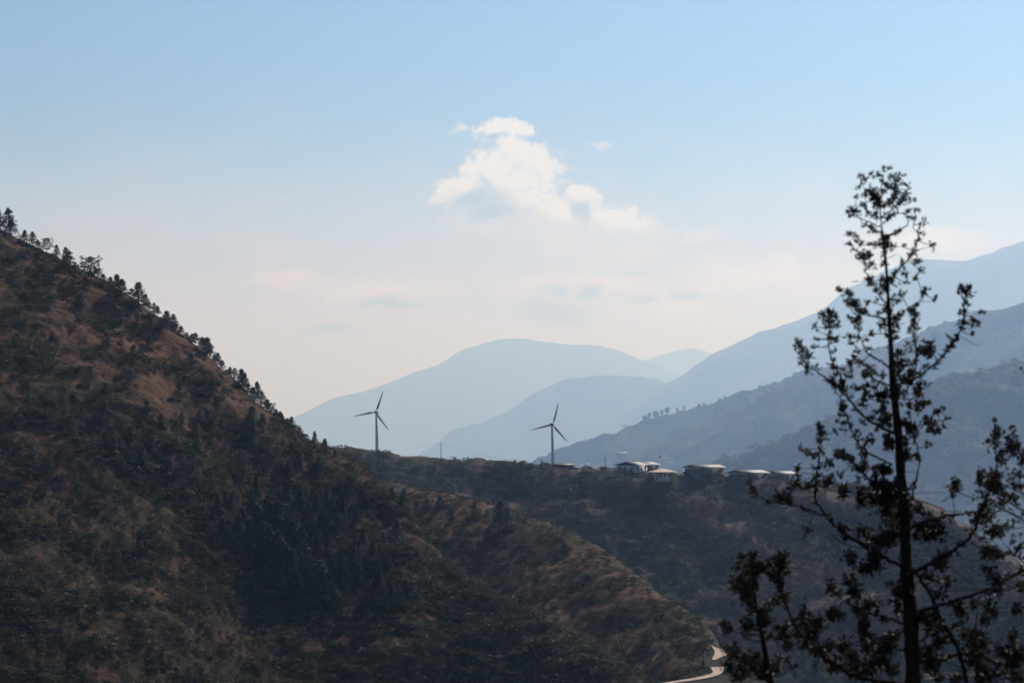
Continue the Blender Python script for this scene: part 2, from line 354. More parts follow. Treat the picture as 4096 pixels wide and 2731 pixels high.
far_mtn = Ridge('mountain', px([(560, 1000, 30500), (680, 956, 30500), (760, 917, 30500), (860, 891, 30500), (960, 853, 30500), (1010, 836, 30500), (1060, 805, 30500), (1120, 786, 30500), (1170, 776, 30500), (1205, 777, 30500), (1240, 782, 30500), (1310, 793, 30500), (1345, 793, 30500),
             (1380, 795, 30500), (1420, 805, 30500), (1480, 829, 30500), (1540, 852, 30500), (1640, 890, 30500)]),
             (.1, -1), 7000, .5, 3500, .5, 300, 110, M_MTN, rad=220, amp=120, sc=1500, gul=150, gsc=1500, camp=9, csc=260, seed=9, k=2.050)
last_mtn = Ridge('mountain', px([(1380, 870, 40000), (1470, 832, 40000), (1530, 812, 40000), (1580, 799, 40000), (1620, 806, 40000), (1680, 830, 40000), (1740, 850, 40000)]),
             (0, -1), 5000, .45, 3500, .5, 160, 80, M_MTN, rad=250, amp=90, sc=1500, gul=120, gsc=1500, camp=8, csc=260, seed=10, k=1.875)
# ---------------------------------------------------------------- plants
M_BARK = mat_simple('bark', (0.075, 0.055, 0.042), .95, .4, 6.0, .1)
M_PINE = mat_foliage('pine_needles', [(0.016, 0.026, 0.018), (0.030, 0.044, 0.032), (0.055, 0.075, 0.060)], .35, .5, .5, .2)
M_CONE = mat_foliage('conifer_leaves', [(0.011, 0.017, 0.008), (0.020, 0.029, 0.013), (0.042, 0.052, 0.024)], .35, .6, .3, .2)
M_BUSH = mat_foliage('shrub_leaves', [(0.030, 0.032, 0.018), (0.056, 0.056, 0.028), (0.100, 0.085, 0.044)], .16, .7, .3, .3)
M_GREENB = mat_foliage('green_shrub_leaves', [(0.036, 0.041, 0.011), (0.066, 0.070, 0.017), (0.105, 0.100, 0.028)], .12, .7, .3, .3)
M_RBUSH = mat_foliage('ridge_shrub_leaves', [(0.026, 0.031, 0.020), (0.048, 0.050, 0.032), (0.070, 0.062, 0.043)], .09, .7, .3, .3)
M_FARTREE = mat_foliage('far_tree_leaves', [(0.012, 0.018, 0.011), (0.022, 0.030, 0.018), (0.036, 0.044, 0.026)], .02, .7, .2)

def rand_quads(C, size, r, flat=.5, up=.0):
    """leaf-clump faces: one randomly turned quad per centre"""
    n = len(C)
    a = r.normal(size=(n, 3)); a[:, 2] *= flat; a[:, 2] += up; a /= np.linalg.norm(a, axis=1)[:, None]
    b = r.normal(size=(n, 3)); b -= (b*a).sum(1)[:, None]*a; b /= np.linalg.norm(b, axis=1)[:, None]
    s = np.asarray(size).reshape(-1, 1)*np.ones((n, 1))
    a = a*s*r.uniform(.6, 1.2, (n, 1)); b = b*s*r.uniform(.4, .9, (n, 1))
    k = r.uniform(.3, 1.0, (n, 4, 1))
    V = np.stack([C-a*k[:, 0], C-b*k[:, 1], C+a*k[:, 2], C+b*k[:, 3]], 1)
    return V.reshape(-1, 3), np.arange(n*4).reshape(-1, 4)
def tube(pts, rads, seg=6):
    pts = np.asarray(pts, float); n = len(pts); V = []
    tan = np.gradient(pts, axis=0); tan /= np.linalg.norm(tan, axis=1)[:, None]+1e-9
    ref = np.array([0.3, 1, 0.1]); ref /= np.linalg.norm(ref)
    for p, t, r_ in zip(pts, tan, rads):
        q = ref if abs(np.dot(ref, t)) < .95 else np.array([1., 0, 0])
        x = np.cross(t, q); x /= np.linalg.norm(x); y = np.cross(t, x)
        for k in range(seg):
            a = 2*math.pi*k/seg
            V.append(p+r_*(math.cos(a)*x+math.sin(a)*y))
    F = [[i*seg+k, i*seg+(k+1) % seg, (i+1)*seg+(k+1) % seg, (i+1)*seg+k] for i in range(n-1) for k in range(seg)]
    return np.array(V), np.array(F)
def join(parts):
    V = []; F = []; o = 0
    for v, f in parts:
        V.append(v); F.append(np.asarray(f)+o); o += len(v)
    return np.concatenate(V), np.concatenate(F)

def pine_meshes(i, seed, kind):
    """unit-height tree: trunk with limbs, and a ragged crown. kinds: open, dense, spire, round, lone"""
    r = np.random.default_rng(seed)
    tr = [tube([(0, 0, -.12), (r.normal()*.01, r.normal()*.01, .3), (r.normal()*.02, r.normal()*.02, .7), (r.normal()*.02, 0, .98)], [.022, .018, .010, .003], 6)]
    C = []
    prof = {'open': (.14, .36, 13, .75), 'dense': (.05, .38, 18, .85), 'spire': (.03, .20, 26, 1.0), 'round': (.22, .46, 13, .5), 'lone': (.24, .24, 12, .9)}[kind]
    z0, w, lev, taper = prof
    for l in range(lev):
        f = (l+r.uniform(-.4, .4))/lev
        z = z0+(1-z0)*min(max(f, 0), .98)
        if kind == 'round': rad = w*math.sqrt(max(.08, 1-(2*f-.9)**2))
        else: rad = w*((1-f)**taper)+.02
        if kind == 'open' and r.random() < .18: rad *= .45
        nb = int(r.integers(4, 7))
        off = r.uniform(0, 6.28)
        for b in range(nb):
            a = off+b*6.283/nb+r.normal()*.3; ln = rad*r.uniform(.55, 1.15)
            lift = ln*r.uniform(-.15, .55) if kind not in ('spire',) else -ln*r.uniform(-.1, .5)
            tip = np.array([math.cos(a)*ln, math.sin(a)*ln, z+lift])
            base = np.array([0, 0, z])
            if kind in ('open', 'round', 'lone') and b % 2 == 0: tr.append(tube([base, (base+tip)/2+[0, 0, -.008], tip], [.006, .004, .002], 3))
            for k in range(5 if kind != 'spire' else 4):
                q = .35+.65*k/4
                C.append(base+(tip-base)*q+r.normal(size=3)*.018)
            for k in range(4): C.append(tip+r.normal(size=3)*(.026, .026, .02))
    for k in range(8): C.append(np.array([0, 0, r.uniform(.9, 1.0)])+r.normal(size=3)*(.012, .012, .01))
    C = np.array(C)
    C2 = np.repeat(C, 5, 0)+r.normal(size=(len(C)*5, 3))*.020
    V, F = rand_quads(C2, .032 if kind != 'round' else .036, r, 1.0, .25)
    tv, tf = join(tr)
    return new_mesh('trunk', tv, tf, M_BARK), new_mesh('crown', V, F, M_CONE if kind == 'spire' else M_PINE)
PROTO = {}
for kind, cnt in (('open', 4), ('dense', 3), ('spire', 4), ('round', 2), ('lone', 1)):
    PROTO[kind] = [pine_meshes(i, 100+i*7+len(kind)*31+ord(kind[0]), kind) for i in range(cnt)]
NAMES = {'open': 'pine_tree', 'dense': 'pine_tree', 'spire': 'conifer_tree', 'round': 'broad_pine_tree', 'lone': 'pine_tree'}
def plant_tree(p, h, kind, label, group, wide=1.0, cat='pine tree', rz=None, idx=None):
    tm, cm = PROTO[kind][random.randrange(len(PROTO[kind])) if idx is None else idx % len(PROTO[kind])]
    e = empty(NAMES[kind], p, random.uniform(0, 6.28) if rz is None else rz)
    e.scale = (h*wide, h*wide, h)
    link('trunk', tm, e); link('crown', cm, e)
    return tag(e, label, cat, group)

ORD = 'first second third fourth fifth sixth seventh eighth ninth tenth eleventh twelfth thirteenth fourteenth fifteenth sixteenth seventeenth eighteenth nineteenth twentieth'.split()
ORD += ['twenty-'+w for w in ORD[:9]]+['thirtieth']+['thirty-'+w for w in ORD[:9]]
def number_off(items, fmt):
    """items: [(u, zone, object)] - left-to-right ordinal within each zone"""
    seen = {}
    for u, zone, o in sorted(items, key=lambda t: t[0]):
        k = seen.get(zone, 0); seen[zone] = k+1
        o['label'] = fmt(zone, ORD[min(k, len(ORD)-1)])
# pines along the skyline of the left hill: (u, v of foot, height in px, kind, wide, label or None)
SKYLINE = [
 (-6, 925, 115, 'open', 1.2, 'pine cut by the left edge of the photo on the hill skyline'),
 (33, 918, 118, 'open', .9, 'tall narrow pine highest on the left hill skyline'),
 (60, 922, 70, 'dense', 1.5, 'low spreading pine leaning out right of the highest skyline pine'),
 (102, 962, 58, 'dense', 1.2, 0), (135, 974, 64, 'open', 1.1, 0), (152, 985, 38, 'dense', 1.6, 0), (194, 998, 66, 'round', 1.0, 0), (230, 1015, 54, 'dense', 1.1, 0),
 (263, 1040, 72, 'open', 1.0, 0), (281, 1068, 86, 'open', 1.0, 0), (306, 1075, 40, 'dense', 1.2, 0),
 (365, 1112, 112, 'round', 1.1, 'large round-crowned broad pine standing out on the left hill skyline'),
 (390, 1118, 60, 'round', 1.0, 0), (413, 1130, 50, 'dense', 1.4, 0), (439, 1145, 52, 'dense', 1.3, 0),
 (468, 1176, 98, 'dense', 1.1, 0), (488, 1184, 90, 'dense', 1.1, 0), (527, 1194, 60, 'open', 1.0, 0),
 (560, 1220, 112, 'dense', 1.15, 'tall cone-shaped pine midway down the left hill skyline'),
 (585, 1224, 66, 'open', 1.2, 0), (602, 1234, 44, 'open', 1.0, 0), (618, 1252, 60, 'open', 1.0, 0), (636, 1260, 50, 'lone', 1.4, 0),
 (667, 1298, 74, 'dense', 1.2, 0), (694, 1300, 62, 'open', 1.2, 0), (710, 1322, 42, 'dense', 1.2, 0), (733, 1340, 48, 'dense', 1.1, 0), (752, 1350, 32, 'dense', 1.4, 0),
 (771, 1358, 40, 'open', 1.4, 0), (792, 1372, 60, 'open', 1.3, 0), (812, 1394, 66, 'dense', 1.3, 0), (834, 1414, 86, 'dense', 1.2, 0), (851, 1416, 66, 'open', 1.2, 0), (866, 1436, 36, 'dense', 1.4, 0),
 (881, 1456, 62, 'dense', 1.1, 0), (896, 1468, 44, 'dense', 1.2, 0), (927, 1490, 40, 'open', 1.2, 0), (946, 1502, 52, 'open', 1.2, 0), (970, 1534, 80, 'dense', 1.1, 0), (984, 1550, 78, 'dense', 1.1, 0), (1000, 1562, 50, 'dense', 1.3, 0), (1018, 1588, 56, 'dense', 1.4, 0),
 (1042, 1604, 106, 'open', .85, 'slender pine rising highest on the steep lower part of the hill skyline'),
 (1056, 1618, 78, 'open', 1.0, 0), (1074, 1640, 60, 'dense', 1.2, 0), (1090, 1650, 52, 'round', 1.1, 0), (1106, 1664, 44, 'dense', 1.3, 0), (1122, 1672, 44, 'dense', 1.3, 0), (1134, 1684, 44, 'dense', 1.3, 0),
 (1150, 1696, 40, 'dense', 1.3, 0), (1166, 1704, 56, 'dense', 1.0, 0), (1188, 1718, 24, 'round', 1.0, 0), (1203, 1732, 28, 'round', 1.0, 0),
 (1257, 1776, 70, 'lone', .95, 'slim lone pine with a bare stem left of the first wind turbine'),
 (1297, 1800, 64, 'dense', 1.1, 'bushy lone pine last in line left of the first wind turbine'),
 (1337, 1812, 28, 'spire', 1.5, 'tiny dark pine where the left hill meets the turbine ridge')]
KIND = {'open': 'thin open-crowned pine', 'dense': 'dense dark pine', 'round': 'small round-topped pine', 'lone': 'spindly little pine'}
MARKS = {33: 'the highest narrow skyline pine', 365: 'the large round-crowned skyline pine', 560: 'the tall cone-shaped skyline pine', 1042: 'the slender skyline pine'}
mark, cnt = None, 0
for k, (u, v, h, kind, wd, lab) in enumerate(SKYLINE):
    p = hill.put(max(u, -60), v); D = p.y
    if u in MARKS: mark, cnt = MARKS[u], 0
    elif not lab:
        cnt += 1; lab = '%s, %s down the left hill from %s' % (KIND[kind], ORD[cnt-1], mark)
    plant_tree(p, h*D/FPX*.84, kind, lab, 'pines along the left hill skyline', wd, idx=k)

# the dark stand of conifers half-way down the left hill, traced from crop pixels (x, foot, tip)
K = .3826
STAND = [(460,800,300),(560,850,300),(650,420,180),(700,1000,480),(790,480,210),(750,900,500),(830,750,420),(905,400,270),(900,700,560),(1075,420,230),(960,500,300),(1060,800,530),(1180,700,520),(1270,330,130),
 (1310,240,110),(1440,480,220),(1490,520,330),(1290,760,690),(1460,850,680),(1370,850,720),(1560,950,770),(1750,380,230),(1850,460,330),(1200,1250,900),(1150,1500,1250),(1230,1250,1050),(1500,1150,900),
 (1680,1180,920),(1390,1300,1050),(1720,1450,1150),(1900,1400,1200),(820,1150,700),(950,1200,760),(650,1000,500),(300,500,250),(200,650,450),(100,420,280),(60,480,300),(20,420,290),(350,700,430),(550,1150,700),
 (700,1350,900),(850,1400,950),(1000,1400,1000),(600,1400,1020),(250,900,600),(330,330,140),(480,480,270),(555,500,290),(400,860,520),(480,1100,640),(380,1150,800),(760,1180,760),(610,820,380),(520,640,330),(860,600,400),
 (1130,560,340),(1010,640,420),(1240,520,330),(1380,640,450),(140,760,520),(-60,520,320),(-120,620,420),(-30,760,560),(640,1240,860),(900,1320,960),(780,1500,1180),(1080,1150,860),(1330,1080,820),(1610,1330,1060),(1560,1500,1280),(1060,1020,740)]
stand = []
for k, (x, b, t) in enumerate(STAND):
    u, v = 900+x*K, 1850+b*K
    p = hill.put(u, v); h = (b-t)*K*p.y/FPX
    h = min(h, 15)
    zone = 'at the left end' if x < 150 else 'along the top edge' if b < 520 else 'at the right end' if x > 1350 else 'along the bottom edge' if b > 1150 else 'inside the middle'
    o = plant_tree(p, h, 'spire', None, 'dark conifer stand on the left hill', random.uniform(1.0, 1.45), 'conifer', idx=k)
    stand.append((u, zone, o))
number_off(stand, lambda z, n: 'spire conifer %s of the left hill stand, %s from the left' % (z, n))
# a pale, frosted-looking pine and its neighbours on the hill's right flank
p = hill.put(1586, 2176); plant_tree(p, 9.2, 'dense', 'pale grey-green pine on the right flank of the left hill', 'scattered pines on the left hill', 1.0)
# scattered pines on the upper part of the same slope
n = 0; loose = []
while n < 78:
    u, v = random.uniform(40, 1330), random.uniform(1180, 1930)
    top = np.interp(u, [0, 225, 575, 905, 1185, 1325, 1480], [918, 1030, 1225, 1487, 1722, 1808, 1895])
    if v < top+55 or (u < 330 and random.random() < .5) or (v < 1640 and random.random() < .62): continue
    p = hill.put(u, v); h = random.uniform(34, 66)*p.y/FPX
    kd = random.choice(['open', 'dense', 'dense', 'dense'])
    zone = (KIND[kd], 'left side' if u < 420 else 'middle' if u < 880 else 'right side', 'below the skyline' if v < top+230 else 'above the conifer stand')
    loose.append((u, zone, plant_tree(p, h, kd, None, 'scattered pines on the left hill', random.uniform(1.0, 1.5)))); n += 1
number_off(loose, lambda z, n: '%s %s, %s from left on %s of left hill' % (z[0], z[2], n, z[1]))
# spur trees
p = spur.put(1994, 2118); plant_tree(p, 12.5, 'dense', 'tallest pine on the brown middle spur, rising above its crest', None, .8)
p = spur.put(2030, 2112); plant_tree(p, 9.5, 'open', 'shorter pine right beside the tallest pine of the middle spur', None, 1.3)
sp_ = []
for (u, v, h) in [(1800, 2080, 60), (1850, 2120, 50), (1760, 2020, 46), (1900, 2050, 50), (1950, 2150, 50), (1700, 2030, 44), (1880, 2200, 46), (1610, 2010, 58), (1660, 2040, 44)]:
    p = spur.put(u, v); sp_.append((u, 0, plant_tree(p, h*p.y/FPX, 'dense', None, 'pines on the middle spur', 1.4)))
number_off(sp_, lambda z, n: 'dark bushy pine on the upper middle spur, %s from the left' % n)

# far trees on the crest of the hazy hill behind the houses: single small meshes
def far_tree_mesh(seed):
    r = np.random.default_rng(seed); parts = [tube([(0, 0, -.2), (0, 0, .3), (0, 0, .8)], [.03, .03, .01], 4)]
    C = []
    nb_ = int(r.integers(5, 8))
    for b in range(nb_):
        c = np.array([r.normal()*.08, r.normal()*.08, .18+.62*(b+.5)/nb_])
        C.append(c+r.normal(size=(44, 3))*(.12, .12, .12))
    C = np.concatenate(C); parts.append(rand_quads(C, .10, r, 1, 0))
    v, f = join(parts)
    return new_mesh('far_tree', v, f, M_FARTREE)
FT = [far_tree_mesh(900+i) for i in range(5)]
FARL = [(2156,1857,44),(2166,1860,30),(2196,1850,38),(2206,1852,30),(2225,1845,34),(2270,1830,34),(2290,1818,30),(2310,1812,20),(2345,1800,16),(2400,1775,18),(2455,1744,26),(2470,1738,16),(2575,1676,34),(2588,1672,18),(2603,1664,30),(2616,1658,34),(2630,1653,26),(2650,1648,26),(2676,1640,34),
 (2700,1634,14),(2740,1626,16),(2790,1620,20),(2820,1618,22),(2880,1600,20),(2905,1594,26),(2930,1590,18),(2960,1582,20),(2985,1574,26),(3005,1570,18),(3040,1552,30),(3060,1548,22),(3090,1538,26),(3100,1530,18),(3150,1520,20),(3200,1500,24),(3280,1470,20),(3330,1466,24),(3460,1420,24),(3490,1408,26),(3510,1400,18),(3720,1318,30),(3740,1312,22),(3760,1304,18),(3800,1294,16),(3860,1282,14),(3960,1256,16)]
fars = []
for k, (u, v, h) in enumerate(FARL):
    p = tree_hill.put(u, v+6); s = (h*.72+7)*p.y/FPX
    zone = 'behind the right turbine' if u < 2300 else 'left of the tall cedar' if u < 3100 else 'behind the tall cedar'
    o = link('far_tree', FT[k % 5], None, p); o.scale = (s*1.1, s*1.1, s); o.rotation_euler = (0, 0, random.uniform(0, 6))
    tag(o, None, 'tree', 'trees on the crest of the far hill'); fars.append((u, zone, o))
number_off(fars, lambda z, n: 'hazy blue tree on the far crest %s, %s from the left' % (z, n))

# shrubs ------------------------------------------------------------------------------------------
def bush_mesh(seed, mat, nq=64):
    r = np.random.default_rng(seed); C = []
    for b in range(5):
        c = np.array([r.normal()*.28, r.normal()*.28, r.uniform(.15, .55)])
        d = r.normal(size=(nq//5+1, 3)); d /= np.linalg.norm(d, axis=1)[:, None]; d[:, 2] = np.abs(d[:, 2])*.9-.1
        C.append(c+d*r.uniform(.22, .36))
    C = np.concatenate(C)
    v, f = rand_quads(C, .17, r, 1, .2)
    return v, f, new_mesh('shrub', v, f, mat)
BV = [bush_mesh(400+i, M_BUSH) for i in range(5)]
GV = [bush_mesh(450+i, M_GREENB) for i in range(3)]
SV = [bush_mesh(480+i, M_RBUSH) for i in range(4)]
def merged(name, pts, sizes, protos, mat, kind='stuff', seed=0, zs=(.6, 1.0)):
    r = np.random.default_rng(seed+77); VV = []; n0 = 0; FF = []
    for p, s in zip(pts, sizes):
        v, f, _ = protos[int(r.integers(len(protos)))]
        a = r.uniform(0, 6.28); c, s_ = math.cos(a), math.sin(a)
        sx, sy, sz = s*r.uniform(.8, 1.3), s*r.uniform(.8, 1.3), s*r.uniform(*zs)
        w = np.stack([(v[:, 0]*c-v[:, 1]*s_)*sx+p[0], (v[:, 0]*s_+v[:, 1]*c)*sy+p[1], v[:, 2]*sz+p[2]-.1*s], 1)
        VV.append(w); FF.append(f+n0); n0 += len(v)
    o = link(name, new_mesh(name, np.concatenate(VV), np.concatenate(FF), mat))
    return tag(o, kind=kind)
def scrub(name, rdg, n, tmax, protos, mat, smin, smax, psc, thr, seed, single=0, label=None, group=None, tmin=-2):
    p = rdg.scatter(n*3, tmin, tmax, lambda q: in_view(q) & patchy(q, psc, thr, seed))[:n]
    s = smin+(smax-smin)*np.random.default_rng(seed).power(.6, len(p))
    order = np.argsort(-s/p[:, 1])
    big = order[:single]; rest = order[single:]
    for k, i in enumerate(big):
        v, f, me = protos[k % len(protos)]
        o = link('shrub', me, None, tuple(p[i]-np.array([0, 0, .1*s[i]]))); o.scale = (s[i]*random.uniform(.9, 1.3), s[i]*random.uniform(.9, 1.3), s[i]*random.uniform(.7, 1)); o.rotation_euler = (0, 0, random.uniform(0, 6))
        tag(o, label(p[i]) if callable(label) else label, 'shrub', group)
    if len(rest): 
        o = merged(name, p[rest], s[rest], protos, mat, seed=seed)
        return tag(o, label if isinstance(label, str) else None)
def z_hill(p):
    u = CX+p[0]/p[1]*FPX; v = HZ-p[2]/p[1]*FPX
    a = 'upper slope' if v < 1650 else ('middle slope' if v < 2150 else 'foot')
    b = 'left' if u < 700 else ('middle' if u < 1400 else 'right')
    return 'dark olive shrub in dry grass on the %s of the left hill, %s side' % (a, b)
def green_zone(q):                                         # the greener, damper hollow round the conifer stand
    u = CX+q[:, 0]/q[:, 1]*FPX; v = HZ-q[:, 2]/q[:, 1]*FPX
    return np.where((u > 760) & (u < 1650) & (v > 1760) & (v < 2420), -.45, .38)
scrub('hillside_scrub', hill, 9500, 325, BV, M_BUSH, 1.0, 3.8, 26, lambda q: np.where(q[:, 2] > 5, .32, -.22), 3, 150, z_hill, 'shrubs on the left hill')
scrub('hillside_green_scrub', hill, 2300, 300, GV, M_GREENB, 1.2, 3.4, 60, green_zone, 5, 40, 'bright olive-green shrub in a green patch of the left hill', 'green shrubs on the left hill', 60)
scrub('skyline_scrub', hill, 280, 10, SV, M_BUSH, 1.0, 3.4, 16, -.25, 21, tmin=-14)
scrub('hillside_dark_scrub', hill, 2600, 325, SV, M_RBUSH, .8, 2.4, 14, .15, 15)
scrub('spur_scrub', spur, 5600, 230, SV, M_RBUSH, .9, 2.8, 22, -.35, 6, 60, lambda p: 'grey-green shrub on the %s part of the brown middle spur' % ('lower right' if p[0] > 40 else 'upper left'), 'shrubs on the middle spur')
scrub('spur_green_scrub', spur, 420, 200, GV, M_GREENB, 1.2, 3.4, 40, .38, 7)
scrub('ridge_scrub', ridge, 8500, 330, SV, M_RBUSH, 1.8, 6.2, 45, -.35, 8, 50, lambda p: 'dark shrub on the shaded slope below the %s' % ('wind turbines' if p[0] < 60 else 'houses'), 'shrubs on the turbine ridge')
scrub('ridge_crest_scrub', ridge, 420, 14, SV, M_RBUSH, 1.0, 3.2, 20, -.2, 9, tmin=-30)
scrub('forest', forest, 3400, 1900, SV, M_FARTREE, 14, 34, 600, -.4, 10)
scrub('low_hill_trees', low_hill, 1500, 3000, SV, M_FARTREE, 10, 26, 500, -.02, 12)
scrub('high_hill_trees', tree_hill, 1500, 3200, SV, M_FARTREE, 12, 30, 600, -.05, 13)
# ---------------------------------------------------------------- man-made things
def bm_obj(name, parts, mat, parent=None, loc=None, smooth=False):
    v, f = join(parts)
    return link(name, new_mesh(name, v, f, mat, smooth), parent, loc)
def box(c, s):
    x, y, z = c; a, b, d = s[0]/2, s[1]/2, s[2]/2
    v = np.array([(x+i*a, y+j*b, z+k*d) for k in (-1, 1) for j in (-1, 1) for i in (-1, 1)])
    return v, np.array([[0, 2, 3, 1], [4, 5, 7, 6], [0, 1, 5, 4], [2, 6, 7, 3], [0, 4, 6, 2], [1, 3, 7, 5]])
def slab(quad, th):
    """a thick sheet over four corners (counter-clockwise from above)"""
    q = np.array(quad, float); n = np.cross(q[1]-q[0], q[3]-q[0]); n /= np.linalg.norm(n)
    v = np.concatenate([q, q-n*th])
    return v, np.array([[0, 1, 2, 3], [7, 6, 5, 4], [0, 4, 5, 1], [1, 5, 6, 2], [2, 6, 7, 3], [3, 7, 4, 0]])
M_TOWER = mat_simple('turbine_paint', (0.74, 0.68, 0.65), .45, .08, .5, .4)
M_BLADE = mat_simple('blade_paint', (0.52, 0.44, 0.42), .4, .1, .5, .4)
M_NAC = mat_simple('nacelle_paint', (0.26, 0.26, 0.29), .45, .1, .5, .4)
M_CONC = mat_simple('concrete', (0.30, 0.28, 0.26), .9, .2, 1.0, .2)
M_WOOD = mat_simple('weathered_wood', (0.11, 0.085, 0.065), .9, .35, 4.0, .1)
M_STEEL = mat_simple('galvanised_steel', (0.25, 0.25, 0.26), .5, .15, 3.0, .4, metal=.6)
M_WALLW = mat_simple('whitewashed_wall', (0.74, 0.71, 0.70), .9, .10, .6, .2)
M_WALLG = mat_simple('rubble_stone_wall', (0.15, 0.13, 0.115), .95, .4, 1.2, .1, bump=.4)
M_WALLO = mat_simple('ochre_wall', (0.52, 0.36, 0.20), .9, .15, .8, .2)
M_WALLD = mat_simple('mud_brick_wall', (0.12, 0.075, 0.055), .95, .3, 1.0, .1)
M_ROOF = mat_simple('corrugated_roof_sheet', (0.25, 0.24, 0.235), .6, .15, .8, .4)
M_ROOFW = mat_simple('warm_roof_sheet', (0.50, 0.37, 0.26), .6, .15, .8, .4)
M_ROOFD = mat_simple('dark_roof_sheet', (0.20, 0.16, 0.14), .5, .25, .8, .4)
M_TIMBER = mat_simple('dark_roof_timber', (0.045, 0.036, 0.03), .9, .3, 2.0, .1)
M_GLASS = mat_simple('dark_window', (0.030, 0.030, 0.036), .15, .2, 1.0, .5)
M_ROAD = mat_simple('pale_gravel_road', (0.50, 0.385, 0.32), .95, .14, .25, .1)
M_TRACK = mat_simple('dirt_track', (0.22, 0.15, 0.11), .95, .2, .2, .1)
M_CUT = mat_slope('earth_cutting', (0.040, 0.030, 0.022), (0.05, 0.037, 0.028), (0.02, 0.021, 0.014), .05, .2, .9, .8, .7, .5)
M_RED = mat_simple('red_cloth', (0.45, 0.05, 0.05), .9, .1, 3, .1)
M_PINKR = mat_simple('faded_red_roof', (0.42, 0.22, 0.18), .7, .15, 1, .2)

# wind turbines ------------------------------------------------------------------
def blade(L, hub_r):
    """a twisted, tapering aerofoil along +Z from the hub"""
    st = [(.0, .62, .62, 0), (.06, .62, .62, 0), (.13, 1.25, .42, 20), (.20, 1.62, .34, 15), (.35, 1.35, .27, 10), (.55, 1.05, .2, 6), (.75, .78, .14, 3), (.92, .52, .09, 1), (1.0, .22, .05, 0)]
    V = []; n = 10
    for f, ch, th, tw in st:
        z = hub_r+f*(L-hub_r)
        for k in range(n):
            a = 2*math.pi*k/n
            x = math.cos(a)*ch/2+(ch*.16 if f > .1 else 0); y = math.sin(a)*th/2
            t = R(tw); V.append((x*math.cos(t)-y*math.sin(t), x*math.sin(t)+y*math.cos(t), z))
    F = [[i*n+k, i*n+(k+1) % n, (i+1)*n+(k+1) % n, (i+1)*n+k] for i in range(len(st)-1) for k in range(n)]
    F.append([(len(st)-1)*n+k for k in (0, 2, 5, 8)])
    return np.array(V), np.array(F)
def turbine(hub, base, D, angs, yaw, label):
    hx, _, hz = at(*hub, D); bx, _, bz = at(*base, D)
    bz -= 6; H = hz-bz
    e = empty('wind_turbine', (bx, D, bz)); tag(e, label, 'wind turbine', 'wind turbines on the ridge')
    lean = hx-bx
    nn = 20; zz = np.linspace(0, H-.9, 12)
    v, f = tube([(lean*z/H, 0, z) for z in zz], np.interp(zz, [0, H], [1.30, .66]), nn)
    link('tower', new_mesh('tower', v, f, M_TOWER, True), e)
    v, f = tube([(0, 0, -3), (0, 0, .35)], [3.2, 3.0], 16); link('foundation', new_mesh('foundation', v, f, M_CONC), e)
    nac = empty('nacelle_pivot')
    bpy.data.objects.remove(nac)
    # nacelle: long rounded box behind the rotor
    st = [(-1.6, .75, .7), (-1.4, .95, .95), (0, 1.05, 1.1), (2.6, 1.05, 1.1), (4.6, .85, .95), (4.9, .5, .6)]
    V = []
    for y, w, h in st:
        for k in range(12):
            a = 2*math.pi*k/12; cx_, sz = math.cos(a), math.sin(a)
            V.append((w*np.sign(cx_)*abs(cx_)**.5, y, h*np.sign(sz)*abs(sz)**.5))
    F = [[i*12+k, i*12+(k+1) % 12, (i+1)*12+(k+1) % 12, (i+1)*12+k] for i in range(len(st)-1) for k in range(12)]
    F += [[0, 3, 6, 9], [len(V)-12+k for k in (0, 3, 6, 9)]]
    n = link('nacelle', new_mesh('nacelle', np.array(V), np.array(F), M_NAC, False), e, (lean, 0, H)); n.rotation_euler = (0, 0, R(yaw))
    hb = [(-1.5, .95), (-1.9, .95), (-2.5, .85), (-3.0, .55), (-3.25, .12)]
    V, F = tube([(0, y, 0) for y, _ in hb], [r for _, r in hb], 14)
    link('hub', new_mesh('hub', V, F, M_NAC, True), n)
    bv, bf = blade(15.6, .7)
    bme = new_mesh('blade', bv, bf, M_BLADE, True)
    for a in angs:                                        # clockwise from straight up, as seen from the camera
        b = link('blade', bme, n, (0, -2.1, 0)); b.rotation_euler = (0, R(a), 0)
    return e
turbine((1505, 1648), (1509, 1800), 1745, (19.5, 143.5, 259.5), -8, 'left wind turbine with its tower foot hidden behind the scrubby ridge')
turbine((2208, 1698), (2213, 1862), 1720, (14.5, 138.5, 256.0), 14, 'right wind turbine standing beside the dark hut')

# utility poles and wires --------------------------------------------------------
def pole(u, vfoot, vtop, rdg, label, arm=2.2, D=None, r0=.17, group=None):
    if D is None: p = rdg.put(u, vfoot)
    else: p = Vector(at(u, vfoot, D))
    h = (vfoot-vtop)*p.y/FPX
    e = empty('utility_pole', p); tag(e, label, 'utility pole', group)
    v, f = tube([(0, 0, -1.5), (0, 0, h)], [r0, r0*.65], 10); link('pole', new_mesh('pole', v, f, M_WOOD, True), e)
    if arm:
        bm_obj('crossarm', [box((0, -.12, h-.5), (arm, .14, .16))], M_WOOD, e)
        bm_obj('insulator', [tube([(x, -.12, h-.42), (x, -.12, h-.12)], [.09, .06], 6) for x in (-arm*.42, 0, arm*.42)], M_STEEL, e)
    return p, h
pa, ha = pole(1764, 1832, 1771, ridge, 'utility pole on the ridge crest between the two wind turbines', 2.6, D=1700, r0=.27)
pb, hb_ = pole(1495, 1893, 1846, ridge, 'dark utility pole on the ridge slope below the left turbine', 2.0, r0=.3)
pc, hc = pole(2421, 1880, 1830, ridge, 'utility pole beside the little shed left of the houses', 1.6, D=1668, r0=.28)
